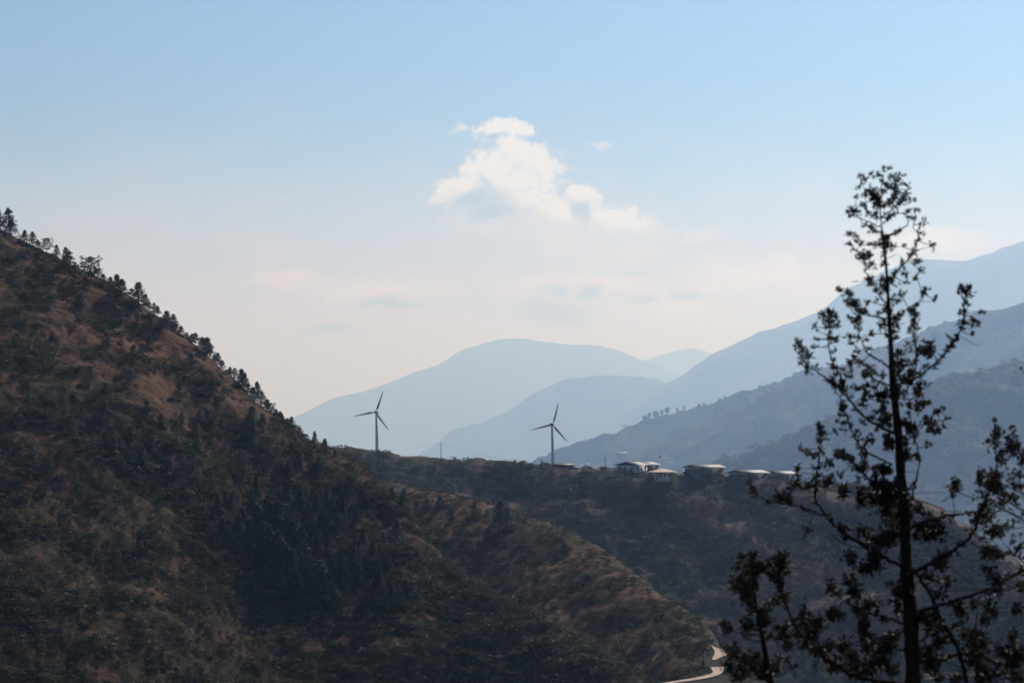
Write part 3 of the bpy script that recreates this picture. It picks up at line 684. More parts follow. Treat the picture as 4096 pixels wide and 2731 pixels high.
def wire(name, a, b, sag, r, label, group, n=24):
    a = np.array(a, float); b = np.array(b, float)
    t = np.linspace(0, 1, n)[:, None]; P = a+(b-a)*t; P[:, 2] -= sag*4*(t[:, 0]*(1-t[:, 0]))
    v, f = tube(P, [r]*n, 5)
    return tag(link(name, new_mesh(name, v, f, M_STEEL, True)), label, 'power line', group)
top = np.array([pa.x, pa.y, pa.z+ha-.2])
wire('power_line', at(1262, 1752, 1600), top, 6, .05, 'thin power line running left from the ridge pole past the left turbine', None)
wire('power_line', top, at(2150, 1842, 1700), 3, .05, 'thin power line running from the ridge pole to the right turbine', None)
C2 = .7228
def c2(x, y): return (x*C2, 1600+y*C2)
pp = hill.put(858, 1905)
e = empty('power_pole', pp); tag(e, 'slim power pole carrying the lines across the left hill', 'utility pole')
hp = 3.0+ (1905-1872)*pp.y/FPX
v, f = tube([(0, 0, -1), (0, 0, hp)], [.12, .08], 8); link('pole', new_mesh('pole', v, f, M_STEEL, True), e)
bm_obj('crossarm', [box((0, 0, hp-.3), (2.0, .12, .12))], M_STEEL, e)
for k, (xy, dz) in enumerate([((-14, 888), 0), ((-14, 908), -.2), ((-14, 922), -.45), ((-14, 935), -.6)]):
    a = at(*c2(*xy), 560); b = (pp.x-.9+k*.6, pp.y, pp.z+hp-.25+dz*.3)
    wire('power_line', a, b, 1.6+.25*k, .007, ['topmost', 'second', 'third', 'lowest'][k]+' of the four power lines crossing the left hill', 'power lines across the left hill', 40)
wire('power_line', (pp.x+.8, pp.y, pp.z+hp-.25), at(1120, 1806, 850), 2, .007, 'power line running right from the pole on the left hill', None)

# houses -------------------------------------------------------------------------
def gable_house(name, p, Lx, Wy, wall_h, rise, over, rot, wall_mat, label, open_attic=.7, wins=(), front_wins=(), cat='house', roof_mat=None, posts=True):
    """ridge along local x; local -y is the long front, local -x the gable end. p = ground point at the centre"""
    e = empty(name, p, R(rot)); tag(e, label, cat, 'houses on the ridge')
    bm_obj('wall', [box((0, 0, wall_h/2-1.5), (Lx, Wy, wall_h+3))], wall_mat, e)
    z0 = wall_h+open_attic; hx = Lx/2+over; hy = Wy/2+over
    ridge_z = z0+rise; zb = z0-rise*over/(Wy/2)
    rm = roof_mat or M_ROOF
    rf = bm_obj('roof', [slab([(-hx, -hy, zb), (hx, -hy, zb), (hx, 0, ridge_z), (-hx, 0, ridge_z)], .16)], rm, e)
    bm_obj('roof', [slab([(hx, hy, zb), (-hx, hy, zb), (-hx, 0, ridge_z-.004), (hx, 0, ridge_z-.004)], .16)], rm, e)
    bm_obj('ridge_cap', [box((0, 0, ridge_z+.06), (2*hx, .5, .12))], rm, rf)
    shade_tri = []
    for sx in (-1, 1):
        x = sx*(Lx/2-.5)
        shade_tri.append((np.array([(x, -Wy/2, z0-.25), (x, Wy/2, z0-.25), (x, 0, ridge_z-.3), (x+.2, -Wy/2, z0-.25), (x+.2, Wy/2, z0-.25), (x+.2, 0, ridge_z-.3)]), np.array([[0, 1, 2, 2], [3, 5, 4, 4], [0, 3, 4, 1], [1, 4, 5, 2], [2, 5, 3, 0]])))
    V, F = [], []; o = 0
    for v, f in shade_tri: V.append(v); F.append(f+o); o += len(v)
    me = bpy.data.meshes.new('gable'); vv = np.concatenate(V); me.from_pydata([tuple(q) for q in vv], [], [tuple(dict.fromkeys(q)) for q in np.concatenate(F).tolist()]); me.materials.append(M_TIMBER)
    link('gable', me, e)  # dark sheets filling the gable ends, standing in for shade under the roof
    if posts:
        P = []
        for x in np.linspace(-Lx/2+.4, Lx/2-.4, 6):
            for y in (-Wy/2+.3, Wy/2-.3): P.append(box((x, y, wall_h+open_attic*.4), (.3, .3, open_attic*1.2)))
        bm_obj('attic_post', P, M_TIMBER, e)
    bm_obj('eave_beam', [box((0, s*(Wy/2+over*.6), zb+.05), (Lx+over, .2, .3)) for s in (-1, 1)], M_TIMBER, e)
    for (x, z, w, h) in wins:                               # long front
        wn = bm_obj('window', [box((x, -Wy/2-.02, z), (w, .16, h))], M_WOOD, e); bm_obj('pane', [box((x, -Wy/2-.12, z), (w*.78, .06, h*.82))], M_GLASS, wn)
    for (y, z, w, h) in front_wins:                         # gable end
        wn = bm_obj('window', [box((-Lx/2-.02, y, z), (.16, w, h))], M_WOOD, e); bm_obj('pane', [box((-Lx/2-.12, y, z), (.06, w*.78, h*.82))], M_GLASS, wn)
    return e
def spot(u, v, D): return Vector(at(u, v, D))
# white house: two blocks under parallel roofs, dark gable to the left, porch roof in front
gable_house('white_house', spot(2528, 1891, 1652), 13.8, 14.8, 5.1, 1.75, 1.6, 55, M_WALLW, 'large white house with a dark gable and pale sheet roof, left of the row', .5,
            wins=[(-4.5, 2.6, 1.3, 1.9), (0, 2.6, 1.3, 1.9), (4.5, 2.6, 1.3, 1.9)], front_wins=[(-4.4, 2.7, 1.1, 2.2), (1.2, 2.7, 1.1, 2.2), (5.2, 2.7, 1.0, 2.2)])
gable_house('house_wing', spot(2580, 1889, 1668), 14, 12.0, 5.0, 1.6, 1.6, 52, M_WALLG, 'darker wing with a pale sloping roof behind the large white house', .5, wins=[(-4, 2.5, 1.2, 1.8), (0, 2.5, 1.2, 1.8), (4, 2.5, 1.2, 1.8)])
e = empty('porch', spot(2563, 1890, 1641), R(20)); tag(e, 'small porch with a bright flat roof in front of the large white house', 'porch')
bm_obj('porch_roof', [slab([(-2.9, -2, 4.75), (2.9, -2, 4.75), (2.9, 2, 5.35), (-2.9, 2, 5.35)], .14)], M_ROOF, e)
for x in (-2.5, 2.5): bm_obj('post', [box((x, -1.6, 2.2), (.22, .22, 5.2))], M_TIMBER, e)
# small hipped house, sunlit ochre
e = empty('hipped_house', spot(2651, 1912, 1628), R(10)); tag(e, 'small ochre house with a low sunlit pyramid roof beside the large white house', 'house', 'houses on the ridge')
bm_obj('wall', [box((0, 0, 1.0), (11.5, 10, 6.2))], M_WALLW, e)
bm_obj('side_wall', [box((5.9, 0, 1.0), (.25, 9.8, 6.1))], M_WALLO, e)
bm_obj('wall_band', [box((-4.9, -5.06, 1.0), (1.5, .1, 6.1)), box((4.7, -5.06, 1.0), (1.9, .1, 6.1))], M_WALLO, e)
V = [(-8.6, -7.4, 4.1), (8.6, -7.4, 4.1), (8.6, 7.4, 4.1), (-8.6, 7.4, 4.1), (-1, 0, 6.2), (1, 0, 6.2), (-8.6, -7.4, 3.95), (8.6, -7.4, 3.95), (8.6, 7.4, 3.95), (-8.6, 7.4, 3.95)]
me = bpy.data.meshes.new('roof'); me.from_pydata(V, [], [(0, 1, 5, 4), (1, 2, 5), (2, 3, 4, 5), (3, 0, 4), (6, 9, 8, 7), (0, 6, 7, 1), (1, 7, 8, 2), (2, 8, 9, 3), (3, 9, 6, 0)]); me.materials.append(M_ROOFW); link('roof', me, e)
for x in (-2.6, .2, 3.0):
    wn = bm_obj('window', [box((x, -5.02, 2.1), (1.2, .2, 1.9))], M_WOOD, e); bm_obj('pane', [box((x, -5.14, 2.1), (.9, .06, 1.55))], M_GLASS, wn)
# three long halls with open attics
def hall(u, v, D, L, Wd, wh, rise, rot, label):
    return gable_house('long_hall', spot(u, v, D), L, Wd, wh, rise, 1.9, rot, M_WALLG, label, .9, cat='hall',
        wins=[(x, wh*.55, 1.5, 1.8) for x in np.linspace(-L*.30, L*.30, 3)], front_wins=[(-Wd*.24, wh*.55, 1.4, 1.8), (Wd*.24, wh*.55, 1.4, 1.8)])
hall(2817, 1900, 1645, 22.5, 12.7, 4.6, 1.5, 40, 'first long stone hall right of the white house, its pale roof fully in view')
hall(2992, 1916, 1642, 21.5, 14.2, 3.6, 1.6, 42, 'middle stone hall with pale roof, between the two other stone halls')
hall(3122, 1917, 1655, 16.0, 12.5, 3.2, 1.5, 44, 'last stone hall of the row, partly behind the foreground tree')
# dark hut and sheds
gable_house('dark_hut', spot(2253, 1886, 1690), 12.5, 8.0, 4.6, .8, .9, 12, M_WALLD, 'low dark brown hut at the foot of the right wind turbine', .15, cat='hut', roof_mat=M_ROOFD, posts=False, wins=[(-2, 2.4, 1.2, 1.2), (2.5, 2.4, 1.2, 1.2)])
e = empty('lean_to', spot(2303, 1884, 1684)); tag(e, 'small dark lean-to against the right end of the dark hut', 'shed')
bm_obj('wall', [box((0, 0, .4), (3.6, 4, 4.4))], M_WALLD, e); bm_obj('roof', [slab([(-2.1, -2.4, 2.65), (2.1, -2.4, 2.65), (2.1, 2.4, 3.0), (-2.1, 2.4, 3.0)], .12)], M_ROOFD, e)
e = empty('shed', spot(2414, 1884, 1660)); tag(e, 'tiny square dark shed alone between the hut and the white house', 'shed')
bm_obj('wall', [box((0, 0, .6), (3.4, 3.2, 5.0))], M_WALLD, e); bm_obj('roof', [slab([(-1.9, -1.9, 3.15), (1.9, -1.9, 3.15), (1.9, 1.9, 3.35), (-1.9, 1.9, 3.35)], .1)], M_ROOFD, e)
e = empty('stone_post', spot(2166, 1872, 1690)); tag(e, 'stout grey post on the ridge just left of the right turbine', 'post')
bm_obj('shaft', [box((0, 0, 1.8), (1.1, 1.1, 7.0))], M_CONC, e); bm_obj('cap', [box((0, 0, 5.4), (1.3, 1.3, .25))], M_CONC, e)
e = empty('flag', spot(2637, 1890, 1700)); tag(e, 'small red flag on a thin pole above the small ochre house', 'flag')
hf = (1890-1820)*1700/FPX
v, f = tube([(0, 0, -1), (0, 0, hf)], [.05, .04], 6); link('pole', new_mesh('pole', v, f, M_STEEL), e)
xs = np.linspace(0, .85, 8); V = []
for z in (hf-1.7, hf): V += [(x+.04, .1*math.sin(x*7), z-.1*x) for x in xs]
link('cloth', new_mesh('cloth', V, [[i, i+1, 8+i+1, 8+i] for i in range(7)], M_RED), e)
gable_house('hillside_hut', spot(3508, 1990, 1600), 9, 6, 2.6, 1.2, .7, 18, M_WALLD, 'small hut with a faded red roof behind the foreground tree trunk', .1, cat='hut', roof_mat=M_PINKR, posts=False)
# distant buildings in the haze
def far_house(u, v, rdg, wpx, h, rise, label):
    p = rdg.put(u, v); k = p.y/FPX; w, h, rise = wpx*k, h*k, rise*k
    e = empty('far_house', p, R(15)); tag(e, label, 'house', 'far houses in the haze')
    bm_obj('wall', [box((0, 0, h/2-4), (w, w*.7, h+8))], M_WALLG, e)
    hx, hy = w*.58, w*.45
    bm_obj('roof', [slab([(-hx, -hy, h), (hx, -hy, h), (hx, 0, h+rise), (-hx, 0, h+rise)], .3), slab([(hx, hy, h), (-hx, hy, h), (-hx, 0, h+rise-.01), (hx, 0, h+rise-.01)], .3)], M_ROOF, e)
    for x in (-w*.25, w*.25): bm_obj('window', [box((x, -w*.35-.03, h*.5), (w*.1, .2, h*.3))], M_GLASS, e)
far_house(2484, 1826, low_hill, 34, 20, 5, 'pale tall building in the haze above the large white house')
far_house(2346, 1854, tree_hill, 18, 4, 4, 'tiny hazy house with a glinting roof behind the small shed')
far_house(2330, 1858, tree_hill, 16, 3, 3, 'tiny hazy house just behind the lean-to roof')
far_house(2688, 1850, low_hill, 20, 3, 3, 'tiny hazy house with a bright roof behind the small ochre house')

# roads and tracks ---------------------------------------------------------------
def ribbon(name, pts, mat, kind='structure', lift=.0, edge=0.0):
    """pts: [(left point, right point)] in world coordinates -> a paved strip"""
    V = []
    for a, b in pts: V += [tuple(a), tuple(b)]
    n = len(pts)
    return tag(link(name, new_mesh(name, V, [[2*i, 2*i+1, 2*i+3, 2*i+2] for i in range(n-1)], mat)), kind=kind)
def resample(L, n):
    L = np.array(L, float)
    for _ in range(3):                                      # corner cutting: rounds the curve
        if L.shape[1] != 4: break
        A = L[:-1]*.75+L[1:]*.25; B = L[:-1]*.25+L[1:]*.75
        L = np.concatenate([L[:1], np.stack([A, B], 1).reshape(-1, 4), L[-1:]])
    d = np.concatenate([[0], np.cumsum(np.linalg.norm(np.diff(L[:, :2], axis=0), axis=1))])
    t = np.linspace(0, d[-1], n); return np.stack([np.interp(t, d, L[:, k]) for k in range(L.shape[1])], 1)
K7 = .2126
def c7(x, y): return (2600+x*K7, 2400+y*K7)
def bench_D(v): return 760+(2731-v)*.42
def bench(u, v):
    D = bench_D(v); return at(u, v, D)
rt0 = np.random.default_rng(8)
# the bench of ground the hairpin lies on: a shelf below the end of the spur, falling away on its sides
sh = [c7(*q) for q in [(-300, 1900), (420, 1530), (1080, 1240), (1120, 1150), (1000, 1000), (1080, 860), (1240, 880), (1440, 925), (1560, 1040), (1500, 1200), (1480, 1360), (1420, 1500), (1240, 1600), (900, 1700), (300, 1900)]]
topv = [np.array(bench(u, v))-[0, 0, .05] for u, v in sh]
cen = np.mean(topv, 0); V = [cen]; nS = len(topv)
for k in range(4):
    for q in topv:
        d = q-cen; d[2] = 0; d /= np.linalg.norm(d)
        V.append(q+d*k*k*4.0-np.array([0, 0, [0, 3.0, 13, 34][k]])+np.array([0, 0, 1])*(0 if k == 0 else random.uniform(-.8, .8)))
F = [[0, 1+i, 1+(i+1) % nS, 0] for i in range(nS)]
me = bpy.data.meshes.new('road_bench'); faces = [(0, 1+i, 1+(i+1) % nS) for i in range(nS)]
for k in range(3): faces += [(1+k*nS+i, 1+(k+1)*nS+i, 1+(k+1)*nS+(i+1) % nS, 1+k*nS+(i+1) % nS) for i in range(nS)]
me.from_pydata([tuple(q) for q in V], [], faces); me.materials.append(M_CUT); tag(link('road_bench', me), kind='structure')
def inside(x, y, poly):
    c = False
    for (x0, y0), (x1, y1) in zip(poly, poly[1:]+poly[:1]):
        if (y0 > y) != (y1 > y) and x < (x1-x0)*(y-y0)/(y1-y0)+x0: c = not c
    return c
k = 0; bank = []; bsz = []
while k < 120:                                              # low shrubs cover the bank round the two bends
    x7, y7 = rt0.uniform(380, 1560), rt0.uniform(850, 1600)
    if not inside(*c7(x7, y7), sh): continue
    arc = 1375+(1205-x7)*.22; s_ = rt0.uniform(.9, 1.8)
    if y7 > arc-8 and x7 < 1420: 
        if y7 < arc+240: continue
    if x7 > 1125 and 1130 < y7 < 1268: s_ = .45; y7 = max(y7, 1205)
    elif x7 > 1130 and 850 < y7 < 1290 and x7 < 1480: continue
    bank.append(np.array(bench(*c7(x7, y7)))-[0, 0, .1]); bsz.append(s_); k += 1
merged('road_bank_scrub', bank, bsz, SV, M_RBUSH, seed=30)
up = resample([(*c7(1150, 868), *c7(1140, 860)), (*c7(1178, 915), *c7(1250, 918)), (*c7(1208, 960), *c7(1345, 940)), (*c7(1222, 1010), *c7(1432, 962)), (*c7(1205, 1060), *c7(1458, 1050)), (*c7(1172, 1110), *c7(1350, 1090)), (*c7(1172, 1140), *c7(1230, 1142))], 44)
ribbon('road', [(np.array(bench(a, b))+[0, 0, .45], np.array(bench(c, d))+[0, 0, .45]) for a, b, c, d in up], M_ROAD)
lo = resample([(*c7(1135, 1276), *c7(1382, 1276)), (*c7(1160, 1330), *c7(1388, 1340)), (*c7(1205, 1375), *c7(1340, 1410)), (*c7(1100, 1420), *c7(1180, 1465)), (*c7(900, 1468), *c7(930, 1512)), (*c7(640, 1515), *c7(650, 1548)), (*c7(430, 1545), *c7(420, 1580)), (*c7(150, 1590), *c7(140, 1640))], 54)
ribbon('road', [(np.array(bench(a, b))+[0, 0, .45], np.array(bench(c, d))+[0, 0, .45]) for a, b, c, d in lo], M_ROAD)
def track(pts, w, mat=M_TRACK, lift=.5, rdg=ridge, n=30, nm='track'):
    L = resample(pts, n); P = [rdg.put(u, v, 5) for u, v in L]
    P = np.array([tuple(p) for p in P]); 
    for _ in range(3): P[1:-1] = (P[:-2]+2*P[1:-1]+P[2:])/4
    t = np.gradient(P, axis=0); t[:, 2] = 0; t /= np.linalg.norm(t, axis=1)[:, None]+1e-9
    nrm = np.stack([-t[:, 1], t[:, 0], 0*t[:, 0]], 1)
    a = P+nrm*w/2+[0, 0, lift+w*.18]; b = P-nrm*w/2+[0, 0, lift-w*.12]
    ribbon(nm, list(zip(b, a)), mat)
track([(2857, 1908), (2852, 1916), (2860, 1924), (2872, 1928)], 3.5, n=12, nm='footpath')
track([(2310, 1887), (2340, 1882), (2370, 1882)], 3.0, n=8, lift=.8)
track([(3925, 2402), (3960, 2390), (3998, 2376)], 4.5, n=8, lift=1.2, mat=M_ROAD)
track([(3590, 2470), (3612, 2464), (3630, 2462)], 4.5, n=6, lift=1.2, mat=M_ROAD)
track([(3690, 2712), (3780, 2704), (3900, 2698), (4020, 2690)], 9, n=12, lift=1.2)
# ---------------------------------------------------------------- the foreground cedar, branch by branch
CROP = {'A': (3350, 650, .2551), 'B': (3100, 1000, .3827), 'C': (2950, 1550, .2979), 'D': (3500, 1550, .3825), 'E': (2850, 2100, .4025), 'F': (3450, 2100, .4025), 'R': (2800, 1600, .7212)}
def cp(c, x, y):
    a = CROP[c]; return a[0]+x*a[2], a[1]+y*a[2]
TD = 30.0                                                  # metres from the camera to the trunk
PM = FPX/TD                                                # photo pixels per metre there
M_TBARK = mat_simple('cedar_bark', (0.022, 0.017, 0.014), .95, .4, 14.0, .1, bump=.5)
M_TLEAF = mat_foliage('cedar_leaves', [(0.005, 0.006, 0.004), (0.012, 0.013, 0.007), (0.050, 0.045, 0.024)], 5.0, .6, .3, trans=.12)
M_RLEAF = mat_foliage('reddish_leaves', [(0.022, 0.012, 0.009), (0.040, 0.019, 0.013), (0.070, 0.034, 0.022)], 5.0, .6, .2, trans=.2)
TRUNK = [('A',680,560,3),('A',660,740,5),('A',690,950,6.5),('A',700,1150,9),('A',728,1330,11),('A',748,1480,12),('B',1165,200,10),('B',1178,400,12),('B',1186,560,14),('B',1192,720,16),('B',1206,900,18),('B',1215,1100,21),('B',1224,1250,26),('B',1237,1450,29),
         ('C',2150,520,32),('C',2172,750,34),('C',2182,950,37),('C',2196,1250,38),('D',292,1100,40),('D',318,1400,43),('F',425,180,46),('F',432,350,48),('F',446,520,54),('F',468,720,56),('F',482,1000,60),('F',496,1300,62),('F',502,1560,66)]
tp = [cp(c, x, y) for c, x, y, w in TRUNK]; tw = [t[3] for t in TRUNK]
def TW(u, v, D): return np.array(at(u, v, D))
cedar_base = TW(*tp[-1], TD); cedar_base[2] = ground_z(cedar_base[0], TD)-.1
cedar = empty('cedar_tree', cedar_base); tag(cedar, 'tall dark ragged cedar close to the camera on the right side', 'tree')
rt = np.random.default_rng(42)
tpts = [TW(u, v, TD+.12*math.sin(k*.7)) for k, (u, v) in enumerate(tp)]+[cedar_base+[0.02, 0, 1.5], cedar_base]
trad = [w/2/PM for w in tw]+[.13, .2]
def smooth_curve(P, Rr, n):
    P = np.array(P, float); d = np.concatenate([[0], np.cumsum(np.linalg.norm(np.diff(P, axis=0), axis=1))])
    t = np.linspace(0, d[-1], n)
    Q = np.stack([np.interp(t, d, P[:, k]) for k in range(3)], 1); r_ = np.interp(t, d, Rr)
    for _ in range(2): Q[1:-1] = (Q[:-2]+2*Q[1:-1]+Q[2:])/4
    return Q, r_
def child_mesh(name, v, f, mat, parent, base=cedar_base, smooth=True):
    return link(name, new_mesh(name, v-base, f, mat, smooth), parent)
Q, r_ = smooth_curve(tpts, trad, 120)
r_ = r_*(1+.10*rt.normal(size=len(r_)))
v, f = tube(Q, r_, 12)
child_mesh('trunk', v, f, M_TBARK, cedar)
BR = [  # crop points, width at the start (px), width at the tip
 ('A', [(690,870),(560,880),(490,800),(470,770)], 4, 2), ('A', [(690,1000),(600,985),(480,920),(360,880),(320,830)], 5, 2), ('A', [(695,1100),(600,1080),(500,1010),(390,950),(340,870),(280,780)], 6, 2),
 ('A', [(700,860),(800,780),(880,720),(950,670),(1040,590),(1075,480),(1110,360)], 5, 2), ('A', [(710,960),(800,890),(860,830),(930,790)], 5, 2), ('A', [(730,1180),(870,1120),(970,1075),(1040,1000),(1100,990)], 9, 3),
 ('B', [(1185,330),(1240,270),(1300,190),(1380,110),(1440,40),(1466,-29),(1482,-80),(1505,-160),(1490,-190),(1460,-200),(1440,-230),(1450,-260)], 8, 2), ('A', [(690,1300),(520,1300),(400,1290),(280,1240),(200,1130)], 4, 2),
 ('B', [(1185,560),(1110,510),(1060,420),(1000,330),(955,240),(935,130),(900,60),(823,-15),(770,-60)], 7, 2), ('B', [(1190,570),(1100,570),(1000,540),(920,520)], 4, 2), ('B', [(1190,715),(1080,700),(960,680),(900,660),(860,560),(800,490),(740,440),(660,420)], 8, 2),
 ('B', [(1190,880),(1080,870),(950,890),(900,910)], 4, 2), ('B', [(1200,1230),(1100,1160),(1000,1100),(940,1040),(920,970),(880,900),(865,800),(860,700)], 9, 3), ('B', [(1235,1430),(1120,1390),(1040,1350),(980,1290)], 9, 4),
 ('B', [(1195,720),(1300,680),(1380,620),(1450,580),(1510,530),(1550,450)], 7, 3), ('B', [(1240,1420),(1400,1370),(1500,1330),(1600,1250),(1700,1160),(1770,1090),(1850,980),(1920,880),(1960,800),(1980,680),(1980,560),(1990,470)], 11, 4),
 ('B', [(1220,1200),(1350,1150),(1430,1170),(1500,1100),(1570,1050)], 8, 3), ('B', [(1240,1380),(1400,1340),(1470,1250),(1480,1150),(1470,1000),(1455,900),(1450,760),(1470,600)], 7, 3),
 ('C', [(2130,620),(1950,550),(1800,460),(1700,390),(1560,230),(1450,80),(1340,0),(1210,-120),(1120,-180),(1050,-230),(930,-290)], 13, 4), ('B', [(725,1480),(700,1380),(680,1300),(610,1200),(575,1100),(565,1000),(560,900),(560,780)], 9, 4),
 ('C', [(2080,1030),(1920,960),(1750,870),(1650,790),(1560,640),(1500,500),(1480,400),(1400,200)], 9, 4), ('C', [(2190,1420),(1960,1330),(1800,1270),(1720,1190),(1650,1090),(1500,980),(1400,900),(1330,870)], 11, 4),
 ('R', [(1120,920),(960,835),(820,755),(740,690),(690,620),(640,560),(635,490),(650,400),(660,300),(668,200)], 16, 6), ('R', [(690,640),(600,605),(500,575),(410,570),(340,550),(300,500),(275,455)], 8, 3),
 ('R', [(1150,720),(1250,670),(1350,645),(1450,630),(1545,618)], 14, 10), ('R', [(1160,960),(1290,900),(1380,850),(1480,780),(1530,710),(1545,640),(1590,540),(1630,460),(1650,380),(1640,270),(1635,120)], 16, 4),
 ('R', [(1190,1180),(1350,1130),(1480,1090),(1610,1050),(1700,990),(1800,940)], 16, 11), ('R', [(1180,930),(1270,1060),(1340,1220),(1400,1320),(1440,1400),(1480,1568)], 14, 17),
 ('R', [(1160,1580),(1000,1560),(850,1530),(760,1470),(640,1400),(560,1310),(510,1220),(470,1120),(450,1040),(440,940),(438,870)], 17, 7), ('R', [(1160,1250),(1050,1210),(930,1180),(850,1140),(790,1110),(710,1030)], 10, 3),
 ('R', [(1140,1120),(1060,1120),(1000,1140),(860,1150)], 4, 2), ('R', [(880,1160),(860,1060),(850,970),(850,860)], 8, 3), ('R', [(1140,640),(1180,540),(1200,430),(1220,340),(1205,260),(1175,180),(1165,100),(1160,0)], 9, 4),
 ('D', [(300,540),(380,420),(480,390),(560,370),(660,350),(760,330)], 6, 2), ('R', [(1110,1300),(900,1330),(905,1230),(900,1180)], 7, 4), ('R', [(1190,1350),(1290,1290),(1400,1260),(1480,1230)], 8, 4), ('R', [(1180,1480),(1300,1420),(1480,1400),(1700,1380)], 8, 4),
 ('R', [(660,1420),(650,1340),(620,1260),(600,1180)], 8, 4), ('R', [(1545,650),(1570,610),(1590,560)], 12, 9), ('R', [(1190,1450),(1380,1440),(1480,1360),(1530,1250),(1540,1180)], 10, 5), ('R', [(1440,1400),(1600,1440),(1720,1470),(1790,1400)], 10, 5),
]
THIN = [('B', [(555,890),(450,850),(410,790)], 3), ('B', [(555,940),(430,930)], 2.5), ('B', [(560,1020),(410,1015)], 2.5), ('B', [(1510,540),(1600,540),(1680,530)], 2.5), ('B', [(1960,810),(2050,820),(2130,800)], 2.5), ('B', [(1980,650),(2080,640),(2150,650)], 2.5), ('B', [(1935,900),(2040,960),(2110,1000),(2160,980)], 2),
 ('A', [(1230,1400),(1320,1350),(1420,1330)], 3), ('A', [(740,1510),(850,1480),(920,1440)], 2.5), ('A', [(730,1300),(900,1330),(1020,1310)], 3), ('B', [(870,330),(780,330),(960,325)], 2.5), ('C', [(1060,1060),(900,1090),(800,1085)], 2.5), ('C', [(1080,1140),(1000,1190),(900,1240)], 3), ('C', [(1090,1010),(1200,1000),(1220,980)], 3), ('D', [(400,1110),(560,1095),(730,1095)], 2.5),
 ('D', [(390,1175),(480,1185),(650,1240),(760,1300),(900,1290)], 5), ('D', [(870,1090),(980,1140),(1080,1170)], 5), ('D', [(1120,1160),(1100,1020),(1100,900)], 5), ('D', [(1220,1230),(1320,1260),(1430,1310),(1560,1380)], 6), ('F', [(1130,50),(1280,60),(1500,30),(1605,20)], 5), ('F', [(920,240),(980,330),(1100,355),(1180,355)], 4), ('F', [(1380,560),(1500,630),(1605,690)], 6), ('F', [(700,600),(870,615),(1050,635),(1260,640)], 4), ('F', [(720,660),(900,650),(1200,655)], 4), ('F', [(860,400),(1000,510),(1160,630)], 5), ('F', [(700,1190),(850,1170),(1060,1110)], 4), ('F', [(700,1310),(850,1360),(980,1410)], 5), ('F', [(790,1340),(880,1300),(960,1290)], 5), ('E', [(1190,100),(1280,170),(1400,210),(1520,230)], 6), ('E', [(1330,470),(1420,390),(1400,300)], 4), ('D', [(330,740),(380,760),(440,810)], 3), ('D', [(310,880),(440,885)], 3), ('F', [(1240,1180),(1360,1160),(1480,940)], 3)]
